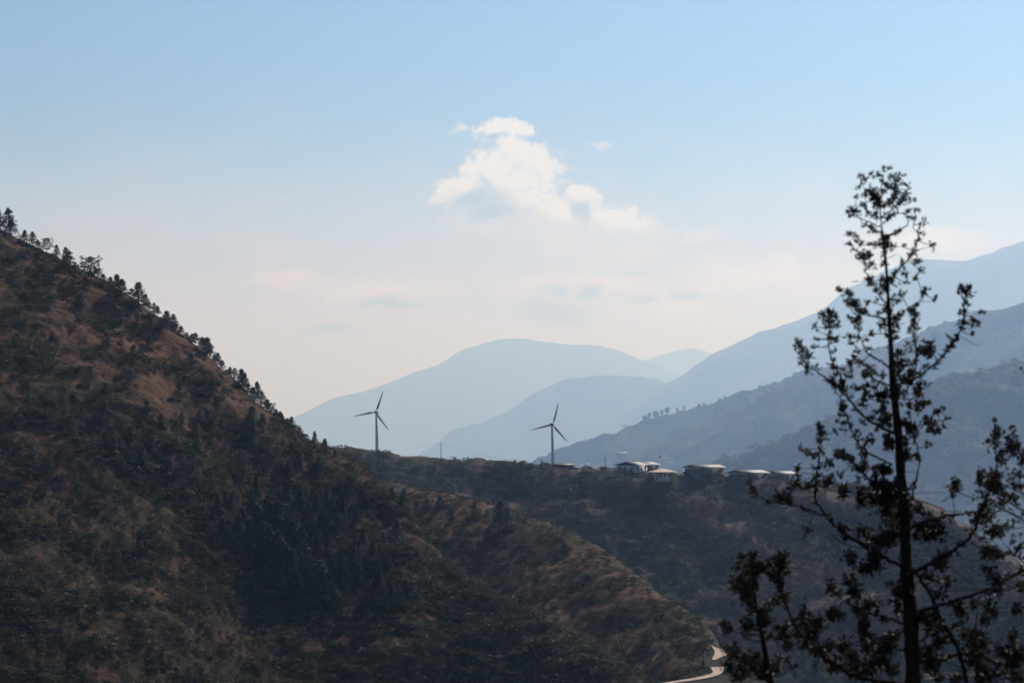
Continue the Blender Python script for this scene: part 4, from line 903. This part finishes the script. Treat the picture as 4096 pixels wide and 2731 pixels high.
CL = {'A': [(560,500,60,70),(600,610,60,70),(590,560,50,60),(760,360,60,35),(900,430,45,50),(905,540,45,50),(640,690,50,40),(820,640,50,35),(540,430,60,60),(580,560,85,90),(620,680,65,60),(640,440,65,50),(760,370,75,50),(880,370,70,60),(930,480,45,80),(880,560,65,50),(800,640,70,40),(700,690,75,40),(740,440,40,30),(470,460,50,60),(440,540,50,30),(430,300,40,60),(370,220,30,25),(390,340,40,20),(330,410,25,15),(290,550,30,25),(620,190,30,40),(540,210,25,25),(720,120,25,60),(820,110,15,60),(840,230,40,60),(940,200,40,60),(980,250,30,60),(690,260,30,60),(920,290,40,60),(210,750,70,60),(290,800,60,60),(230,850,50,20),(370,650,50,30),(430,700,35,25),(1060,560,50,80),(1170,600,50,40),(1110,370,20,70),(960,660,60,40),(910,700,40,30),(1110,790,40,50),(1230,750,50,25),(1120,860,50,25),(1200,900,30,40),(1300,1000,40,40),(1380,920,40,45),(1320,1120,35,25),(1250,1230,35,50),(1210,1330,35,50),(1170,1430,30,25),(1470,1290,60,55),(860,830,40,20),(930,800,50,30),(800,890,40,20),(720,1160,50,50),(740,1240,60,60),(700,1300,80,30),(800,1320,50,30),(870,1320,50,40),(620,1310,40,40),(1030,1310,25,30),(380,1280,30,40),(280,1240,30,20),(200,1130,50,20),(170,1280,25,12),(240,1340,30,40),(350,1470,70,60),(440,1420,40,50),(510,1480,40,50),(730,1460,40,30)],
 'B': [(890,80,50,50),(960,50,40,50),(1010,150,40,50),(990,310,40,60),(1010,370,40,30),(960,120,30,60),(1110,320,40,40),(1180,330,80,60),(1240,270,50,50),(1130,390,70,40),(1180,430,30,40),(1280,230,30,20),(1340,165,25,15),(1360,260,30,60),(1370,350,40,25),(1480,130,50,25),(1480,290,40,40),(1530,210,30,40),(1330,470,50,50),(1250,520,60,40),(1200,560,40,30),(1560,450,50,45),(1680,520,25,45),(1150,620,40,50),(1190,660,40,30),(990,545,40,15),(670,430,40,20),(770,460,50,40),(740,540,40,30),(800,560,50,50),(840,580,50,60),(870,650,40,60),(840,750,40,40),(880,700,30,50),(770,710,20,25),(930,640,20,20),(860,810,25,40),(1240,740,100,40),(1290,720,50,60),(1120,770,50,30),(1110,810,30,30),(1200,790,40,50),(1240,870,60,60),(1250,930,40,40),(1480,590,40,25),(1440,640,50,40),(1480,680,50,30),(1450,740,40,40),(1490,810,30,40),(1410,850,60,30),(1460,920,20,60),(1410,1000,30,40),(1390,1060,20,30),(830,920,50,40),(770,910,40,25),(780,990,40,12),(860,1060,30,60),(800,1180,40,50),(850,1120,30,50),(890,1180,25,40),(960,1040,30,15),(570,660,30,60),(500,690,40,40),(640,720,40,60),(560,760,60,50),(570,810,60,40),(640,800,40,30),(620,640,25,40),(410,800,30,45),(420,925,35,25),(405,1015,30,22),(620,930,60,25),(580,940,30,30),(640,960,40,20),(240,1000,50,60),(300,1060,40,40),(340,1130,50,40),(270,1110,30,25),(360,1220,30,20),(260,1190,20,15),(430,1220,25,30),(350,1280,30,15),(620,1060,20,30),(620,1140,20,40),(590,1340,50,25),(560,1380,40,20),(650,1420,80,50),(700,1400,50,50),(700,1500,30,50),(780,1330,40,30),(720,1250,20,30),(785,1270,25,25),(960,1280,80,50),(970,1220,50,40),(930,1310,50,30),(1030,1290,40,40),(830,1440,50,40),(880,1440,30,20),(960,1430,30,60),(950,1510,40,50),(1050,1440,30,25),(1140,1310,30,30),(1130,1520,80,50),(1180,1470,50,40),(1290,1190,60,60),(1270,1080,50,50),(1320,1100,40,40),(1340,1220,40,50),(1390,1310,80,40),(1350,1380,60,50),(1410,1400,40,50),(1300,1300,50,60),(1560,1060,90,70),(1500,1050,60,40),(1640,1050,50,50),(1580,970,25,50),(1650,980,20,40),(1600,1110,60,40),(1420,1190,60,30),(1560,1250,30,25),(1490,1300,30,30),(1500,1440,40,70),(1590,1400,40,30),(1520,1520,25,60),(1990,440,90,60),(1940,400,30,50),(2040,400,40,50),(2000,490,50,20),(2000,570,30,35),(2160,655,50,30),(2080,750,50,35),(1960,760,60,30),(1930,650,30,12),(2110,790,40,15),(1940,830,20,20),(1900,910,20,15),(1870,950,20,15),(1850,980,25,15),(1810,1025,25,15),(1790,1060,20,15),(1830,910,20,15),(2060,890,15,25)],
 'C': [(1400,330,50,80),(1390,230,40,60),(1400,60,40,60),(1720,80,50,70),(1690,190,60,50),(1700,250,50,30),(1900,100,60,60),(1960,300,50,120),(1930,450,50,80),(2000,500,60,80),(1870,320,50,30),(1780,420,80,40),(1680,470,50,35),(1860,580,50,25),(2000,700,40,60),(2040,760,40,60),(1480,440,40,60),(1330,460,40,25),(1420,490,30,20),(1310,590,30,25),(1430,575,30,20),(1560,660,40,40),(1640,680,30,40),(1780,700,40,40),(1700,800,50,50),(1690,880,40,60),(1690,1020,50,50),(1700,1080,50,40),(1390,860,70,30),(1350,890,40,30),(1400,950,40,25),(1470,940,60,30),(1520,990,60,25),(1590,1070,60,30),(1120,560,60,50),(1150,620,60,50),(1130,690,60,25),(1090,510,30,30),(940,870,50,30),(1000,910,50,30),(860,810,20,20),(1230,1000,40,50),(1130,1060,40,20),(1030,1070,30,20),(810,1120,25,60),(810,1190,25,30),(1250,1200,60,60),(1230,1260,70,40),(1100,1170,40,25),(1390,1170,30,40),(1190,1320,25,50),(1050,1290,50,30),(1080,1330,30,40),(810,1300,50,40),(930,1330,30,50),(710,1330,50,50),(680,1450,50,60),(570,1430,60,50),(600,1500,70,50),(700,1530,40,50),(200,1370,40,50),(150,1270,15,20),(230,1430,30,40),(1430,1380,50,80),(1410,1450,50,30),(1620,1230,20,50),(1670,1370,60,40),(1640,1470,60,60),(1840,1150,30,110),(1870,1290,60,70),(1930,1080,50,40),(2000,1100,60,40),(1980,1300,70,60),(1990,1450,80,80),(1750,1450,90,60),(1830,1500,60,60),(1680,1530,80,50),(2060,1500,80,60)],
 'D': [(60,100,60,60),(120,300,70,100),(200,100,80,100),(290,60,50,60),(440,60,40,60),(450,220,50,70),(480,180,70,25),(540,170,30,30),(380,420,80,60),(400,490,50,60),(330,380,60,60),(550,330,50,40),(540,380,40,30),(620,380,60,30),(660,260,60,25),(710,220,25,15),(760,330,35,25),(580,440,50,25),(660,470,50,20),(720,420,30,25),(560,460,30,20),(540,600,30,20),(300,720,50,50),(340,740,40,30),(140,530,60,60),(160,600,40,60),(80,850,60,40),(120,880,60,30),(30,1010,60,60),(260,1100,120,150),(100,1200,100,150),(200,1350,140,150),(300,560,30,50),(560,1340,40,70),(440,1250,50,40),(480,1290,40,40),(570,1500,90,60),(650,1440,60,40),(720,1520,20,60),(1250,350,20,40),(1290,440,50,40),(1270,510,60,60),(1240,590,60,50),(1300,740,50,50),(1410,580,60,60),(1440,500,30,25),(1440,660,70,40),(1490,610,40,40),(1540,720,50,40),(1110,880,30,50),(1100,950,35,50),(830,970,20,40),(830,1040,60,40),(870,1010,30,40),(810,1110,60,40),(1220,1010,60,50),(1290,1070,80,60),(1250,940,60,40),(1140,1280,90,120),(1180,1370,60,60),(1090,1390,50,40),(1440,1150,60,40),(1310,1210,40,50),(1270,1500,70,60),(1370,1450,60,30)],
 'E': [(690,300,60,40),(670,370,80,50),(700,460,60,60),(620,400,60,40),(690,620,30,80),(720,700,30,60),(600,500,40,50),(600,750,50,50),(910,850,25,80),(930,940,90,60),(1000,1080,70,80),(880,1050,60,60),(920,1150,60,60),(1040,960,60,50),(690,1040,70,50),(740,1120,50,80),(750,1230,30,70),(660,1130,30,40),(660,1320,40,30),(1150,1200,80,60),(1090,1250,120,50),(1200,1390,70,60),(820,1420,25,25),(740,1350,30,30),(1030,1400,25,25),(1380,330,50,50),(1360,290,30,30),(1320,540,40,40),(1400,600,40,100),(1420,680,50,50),(1510,440,50,60),(1470,60,50,50),(1550,100,40,50),(1290,30,50,40),(930,55,40,30),(1170,610,40,40),(1230,670,40,20),(1220,900,70,40),(1190,860,40,40),(1490,960,40,90),(1510,1060,50,100),(1320,1200,60,70),(1390,1320,70,80),(1450,1450,90,100),(1560,1180,70,90),(1540,800,70,50),(1450,840,60,40)],
 'F': [(120,330,60,90),(130,400,60,60),(30,440,50,50),(170,160,90,90),(260,140,80,60),(330,90,60,60),(650,90,90,60),(720,60,60,60),(560,60,60,80),(760,390,60,60),(800,330,60,60),(850,530,40,40),(820,610,30,50),(720,520,40,30),(640,500,50,50),(1320,550,70,70),(1340,640,50,60),(1330,300,60,50),(1230,260,40,60),(1290,240,40,30),(1320,60,80,50),(1250,430,60,60),(770,700,60,50),(380,650,60,70),(350,800,40,80),(300,580,60,30),(330,650,50,40),(690,950,80,90),(600,900,70,70),(700,1060,60,50),(800,1140,60,50),(730,1170,60,40),(660,1300,80,100),(680,1390,70,60),(640,1250,60,60),(240,1200,80,90),(300,1100,50,40),(200,1350,90,60),(140,1250,60,80),(60,1180,60,60),(70,1400,80,80),(280,1430,60,80),(380,1050,60,60),(1140,1080,60,60),(1140,1200,100,120),(1140,1340,90,80),(1010,1070,40,50),(1110,780,40,40),(1280,860,70,50),(1250,780,40,40),(1200,950,40,40),(1380,1260,60,80),(1490,1120,40,80),(1450,1370,100,90),(1550,1300,80,100),(1300,1450,100,60),(1530,1500,100,80),(1200,1500,80,60),(1180,1420,60,60),(1530,830,50,50),(1570,600,60,40),(930,1520,40,60),(760,1510,50,40),(960,830,50,60),(990,900,40,50)]}
SAP = {'E': [(370,400,70,60),(400,290,30,50),(300,330,50,40),(250,400,60,40),(450,440,60,60),(520,390,70,30),(230,540,40,80),(320,560,60,120),(390,600,50,120),(350,720,60,80),(210,620,30,30),(390,820,40,60),(350,980,50,70),(520,860,50,60),(530,950,60,60),(480,1000,60,50),(550,1090,40,30),(150,1030,50,60),(110,980,30,30),(320,1100,40,40),(170,1250,60,60),(230,1250,50,80),(170,1390,60,80),(280,1480,80,90),(360,1340,60,80),(430,1290,40,60),(440,1420,80,80),(520,1460,60,90),(620,1420,50,60),(300,1300,40,40)]}

def sprays(clumps, r, dens=1.0, lw=(1.7, 3.4), ll=(8, 19), D0=None):
    """foliage of one bough: short upswept sprigs, each a fan of small leaf blades. clumps = [(u, v, rx, ry, D)]"""
    VV = []; FF = []; n0 = 0
    for (u, v, rx, ry, D) in clumps:
        gf = 1.05 if v > 1750 else .80; rx, ry = rx*gf+1, ry*gf+1; nsp = max(5, int(rx*ry/11*dens*(r.uniform(.45, 1.25) if v > 1500 else r.uniform(.35, 1.05))))
        k = PM*TD/D
        for s in range(nsp):
            q = r.normal(size=3)*.50
            c = np.array(at(u+q[0]*rx*.92, v+q[1]*ry*.92, D))+[0, q[2]*max(.05, .5*(rx+ry)/k), 0]
            ax = np.array([q[0]*.9, q[2]*.9, -q[1]*.7+(.55 if v < 1750 else r.choice([.6, -.5]))])+r.normal(size=3)*.35; ax /= np.linalg.norm(ax)
            nb = int(r.integers(5, 9))
            for b in range(nb):
                L = r.uniform(*ll)/k; w = r.uniform(*lw)/k
                d = ax+r.normal(size=3)*.55; d /= np.linalg.norm(d)
                o = c+ax*L*.7*(b/nb-.5)
                sd_ = np.cross(d, r.normal(size=3)); sd_ /= np.linalg.norm(sd_)+1e-9
                VV += [o, o+d*L*.45+sd_*w, o+d*L+ax*L*.12, o+d*L*.5-sd_*w]
                FF.append([n0, n0+1, n0+2, n0+3]); n0 += 4
    return np.array(VV), np.array(FF)
def beads(P, r, size, dens, D_of):
    out = []
    return out

boughs = []
for (c, pts, w0, w1) in BR:
    uvp = [cp(c, *q) for q in pts]; boughs.append((uvp, w0, w1))
thin = [([cp(c, *q) for q in pts], w, max(1.6, w*.6)) for c, pts, w in THIN]
def bough_depths(uvp, tip_dir):
    L = np.concatenate([[0], np.cumsum(np.linalg.norm(np.diff(np.array(uvp), axis=0), axis=1))])
    return TD+tip_dir*np.minimum(L/PM, 2.2)
dens_pts = []
for bi, (uvp, w0, w1) in enumerate(boughs):
    td = rt.uniform(-.75, .75)
    dd = bough_depths(uvp, td)
    P = [TW(u, v, D) for (u, v), D in zip(uvp, dd)]
    n = max(10, len(uvp)*7)
    Q, r_ = smooth_curve(P, np.linspace(w0, w1, len(P))/2/PM, n)
    Q[1:-1] += rt.normal(size=(n-2, 3))*.006; r_ = np.maximum(r_, .004)*(1+.12*rt.normal(size=n))
    v, f = tube(Q, r_, 7)
    ob = child_mesh('branch', v, f, M_TBARK, cedar)
    boughs[bi] = (uvp, w0, w1, dd, ob)
    # remember dense samples for attaching twigs and foliage
    L = np.array(uvp); d = np.concatenate([[0], np.cumsum(np.linalg.norm(np.diff(L, axis=0), axis=1))]); t = np.linspace(0, d[-1], max(8, int(d[-1]/10)))
    for q in t: dens_pts.append((np.interp(q, d, L[:, 0]), np.interp(q, d, L[:, 1]), np.interp(q, d, dd), bi, q/d[-1]))
trunk_id = len(boughs)
for k in range(0, len(tp)): dens_pts.append((tp[k][0], tp[k][1], TD, trunk_id, 0))
DP = np.array([p[:4] for p in dens_pts])
def nearest(u, v):
    i = int(np.argmin(np.hypot(DP[:, 0]-u, DP[:, 1]-v))); return DP[i, 2], int(DP[i, 3])
twigs = {}
for (uvp, w0, w1) in thin:
    D, bi = nearest(*uvp[0])
    P = [TW(u, v, D+.12*k) for k, (u, v) in enumerate(uvp)]
    Q, r_ = smooth_curve(P, np.linspace(w0, w1, len(P))/2/PM, 14)
    twigs.setdefault(bi, []).append(tube(Q, np.maximum(r_, .0026), 5))
groups = {}
for c, lst in CL.items():
    for (x, y, rx, ry) in lst:
        u, v = cp(c, x, y); k = CROP[c][2]
        D, bi = nearest(u, v)
        groups.setdefault(bi, []).append((u, v, rx*k, ry*k, D+rt.uniform(-.25, .25)))
        # a thin twig from the bough to the clump
        i = int(np.argmin(np.hypot(DP[:, 0]-u, DP[:, 1]-v))); d = np.hypot(DP[i, 0]-u, DP[i, 1]-v)
        if 14 < d < 90:
            a = TW(DP[i, 0], DP[i, 1], DP[i, 2]); b = TW(u, v, D)
            twigs.setdefault(bi, []).append(tube([a, (a+b)/2+[0, 0, -.01], b], [.006, .005, .003], 5))
# small side shoots (short beads of leaf) along every bough
for (u, v, D, bi, q) in dens_pts:
    if bi < trunk_id and q > .15 and rt.random() < .22:
        groups.setdefault(bi, []).append((u+rt.normal()*7, v+rt.normal()*7, rt.uniform(4, 9), rt.uniform(4, 9), D))
    elif bi == trunk_id:
        for _ in range(1): groups.setdefault(bi, []).append((u+rt.normal()*16, v+rt.uniform(-30, 30), 11, 15, D-.1))
for bi, lst in groups.items():
    v, f = sprays(lst, rt)
    par = boughs[bi][4] if bi < trunk_id else cedar
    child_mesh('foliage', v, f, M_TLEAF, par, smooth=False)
for bi, lst in twigs.items():
    for v, f in lst: child_mesh('twig', v, f, M_TBARK, boughs[bi][4] if bi < trunk_id else cedar)

# young cedar at the lower left of it
SB = [cp('R', *q) for q in [(420,1700),(390,1568),(370,1450),(345,1300),(320,1200),(300,1080),(285,960),(290,880)]]
sd_D = 28.6
sb = TW(*SB[0], sd_D); sb = np.array([sb[0]+.1, sd_D, ground_z(sb[0], sd_D)-.1])
sap = empty('cedar_sapling', sb); tag(sap, 'slim young cedar with drooping leaf tufts just left of the tall cedar', 'tree')
P = [sb]+[TW(u, v, sd_D) for u, v in SB]
Q, r_ = smooth_curve(P, np.array([.07]+[.05, .045, .035, .028, .024, .018, .012, .006]), 60)
v, f = tube(Q, r_, 9); child_mesh('trunk', v, f, M_TBARK, sap, sb)
lst = [(*cp('E', x, y), rx*.4025, ry*.4025, sd_D+rt.uniform(-.3, .3)) for x, y, rx, ry in SAP['E']]
tw_ = []
S2 = np.array(SB)
for (u, v_, rx, ry, D) in lst:
    vv = np.clip(v_+25, S2[-1, 1], S2[0, 1]); uu = np.interp(vv, S2[::-1, 1], S2[::-1, 0])
    a = TW(uu, vv, sd_D); b = TW(u, v_, D); tw_.append(tube([a, (a+b)/2+[0, 0, -.02], b], [.009, .006, .003], 5))
v, f = join(tw_); child_mesh('branch', v, f, M_TBARK, sap, sb)
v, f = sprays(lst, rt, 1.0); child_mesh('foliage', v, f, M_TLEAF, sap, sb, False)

# thin deciduous tree on the right: bare twigs with small red-brown leaves; its stem is just outside the frame
bd = 27.0
bb = np.array([*TW(4230, 2600, bd)[:2], ground_z(0, bd)-.1])
bare = empty('bare_tree', bb); tag(bare, 'nearly bare tree at the right edge with thin twigs and small red-brown leaves', 'tree')
Q, r_ = smooth_curve([bb, TW(4220, 2700, bd), TW(4205, 2300, bd), TW(4185, 1900, bd), TW(4215, 1600, bd+.3), TW(4200, 1350, bd+.2)], [.12, .09, .07, .04, .018, .004], 40)
v, f = tube(Q, r_, 9); child_mesh('trunk', v, f, M_TBARK, bare, bb)
TWG = [[(4190,1900),(4260,1780),(4330,1700),(4350,1600)],[(4195,2000),(4300,1920),(4400,1880),(4450,1800)],[(4200,2150),(4320,2080),(4430,2060)],[(4210,1700),(4150,1600),(4130,1480)],[(4212,1620),(4270,1520),(4280,1430)],[(4205,2280),(4310,2260),(4420,2180)],[(4190,2180),(4096,2083),(4000,2030),(3920,2000)],[(4195,2250),(4096,2235),(3990,2200),(3930,2160),(3870,2120)],[(4190,2010),(4060,1960),(3990,1925),(3950,1890)],[(4185,1960),(4090,1870),(4060,1800),(4040,1700)],[(4200,2330),(4096,2250),(4030,2190),(4010,2170)],[(4185,2050),(4080,2040),(3980,1960),(3890,1930)],[(4190,2120),(4090,1990),(4075,1900),(4090,1820)]]
parts = []; lv = []
for L in TWG:
    L = np.array(L, float); P = [TW(u, v, bd+.3*math.sin(k+L[0, 1])) for k, (u, v) in enumerate(L)]
    Q, r_ = smooth_curve(P, np.linspace(7, 2.5, len(P))/2/(FPX/bd), 24); parts.append(tube(Q, r_, 5))
    for k in range(6):
        i = int(rt.integers(5, 22)); a = Q[i]; b = a+np.array([rt.normal()*.14, rt.normal()*.1, rt.uniform(.02, .26)]); parts.append(tube([a, (a+b)/2, b], [.004, .003, .002], 4))
        for z in range(4):
            t = a+(b-a)*rt.uniform(.3, 1.05); lv.append((CX+t[0]/t[1]*FPX+rt.normal()*8, HZ-t[2]/t[1]*FPX+rt.normal()*8, 4, 4, t[1]))
v, f = join(parts); child_mesh('twigs', v, f, M_TBARK, bare, bb)
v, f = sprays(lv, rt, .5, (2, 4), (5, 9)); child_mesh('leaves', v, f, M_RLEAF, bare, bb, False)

# ---------------------------------------------------------------- haze: the air of the valley
hz = bpy.data.materials.new('valley_haze'); hz.use_nodes = True; t = hz.node_tree; t.nodes.clear()
out = t.nodes.new('ShaderNodeOutputMaterial'); pv = t.nodes.new('ShaderNodeVolumePrincipled')
pv.inputs['Color'].default_value = HAZE_COL
pv.inputs['Absorption Color'].default_value = (1, 1, 1, 1); pv.inputs['Density'].default_value = HAZE_D; pv.inputs['Anisotropy'].default_value = HAZE_G
t.links.new(pv.outputs[0], out.inputs['Volume'])
top_z = 3750.0
v, f = box((0, 39500, (top_z-620)/2), (60000, 85000, top_z+620))
ho = tag(link('haze', new_mesh('haze', v, f, hz)), kind='stuff')
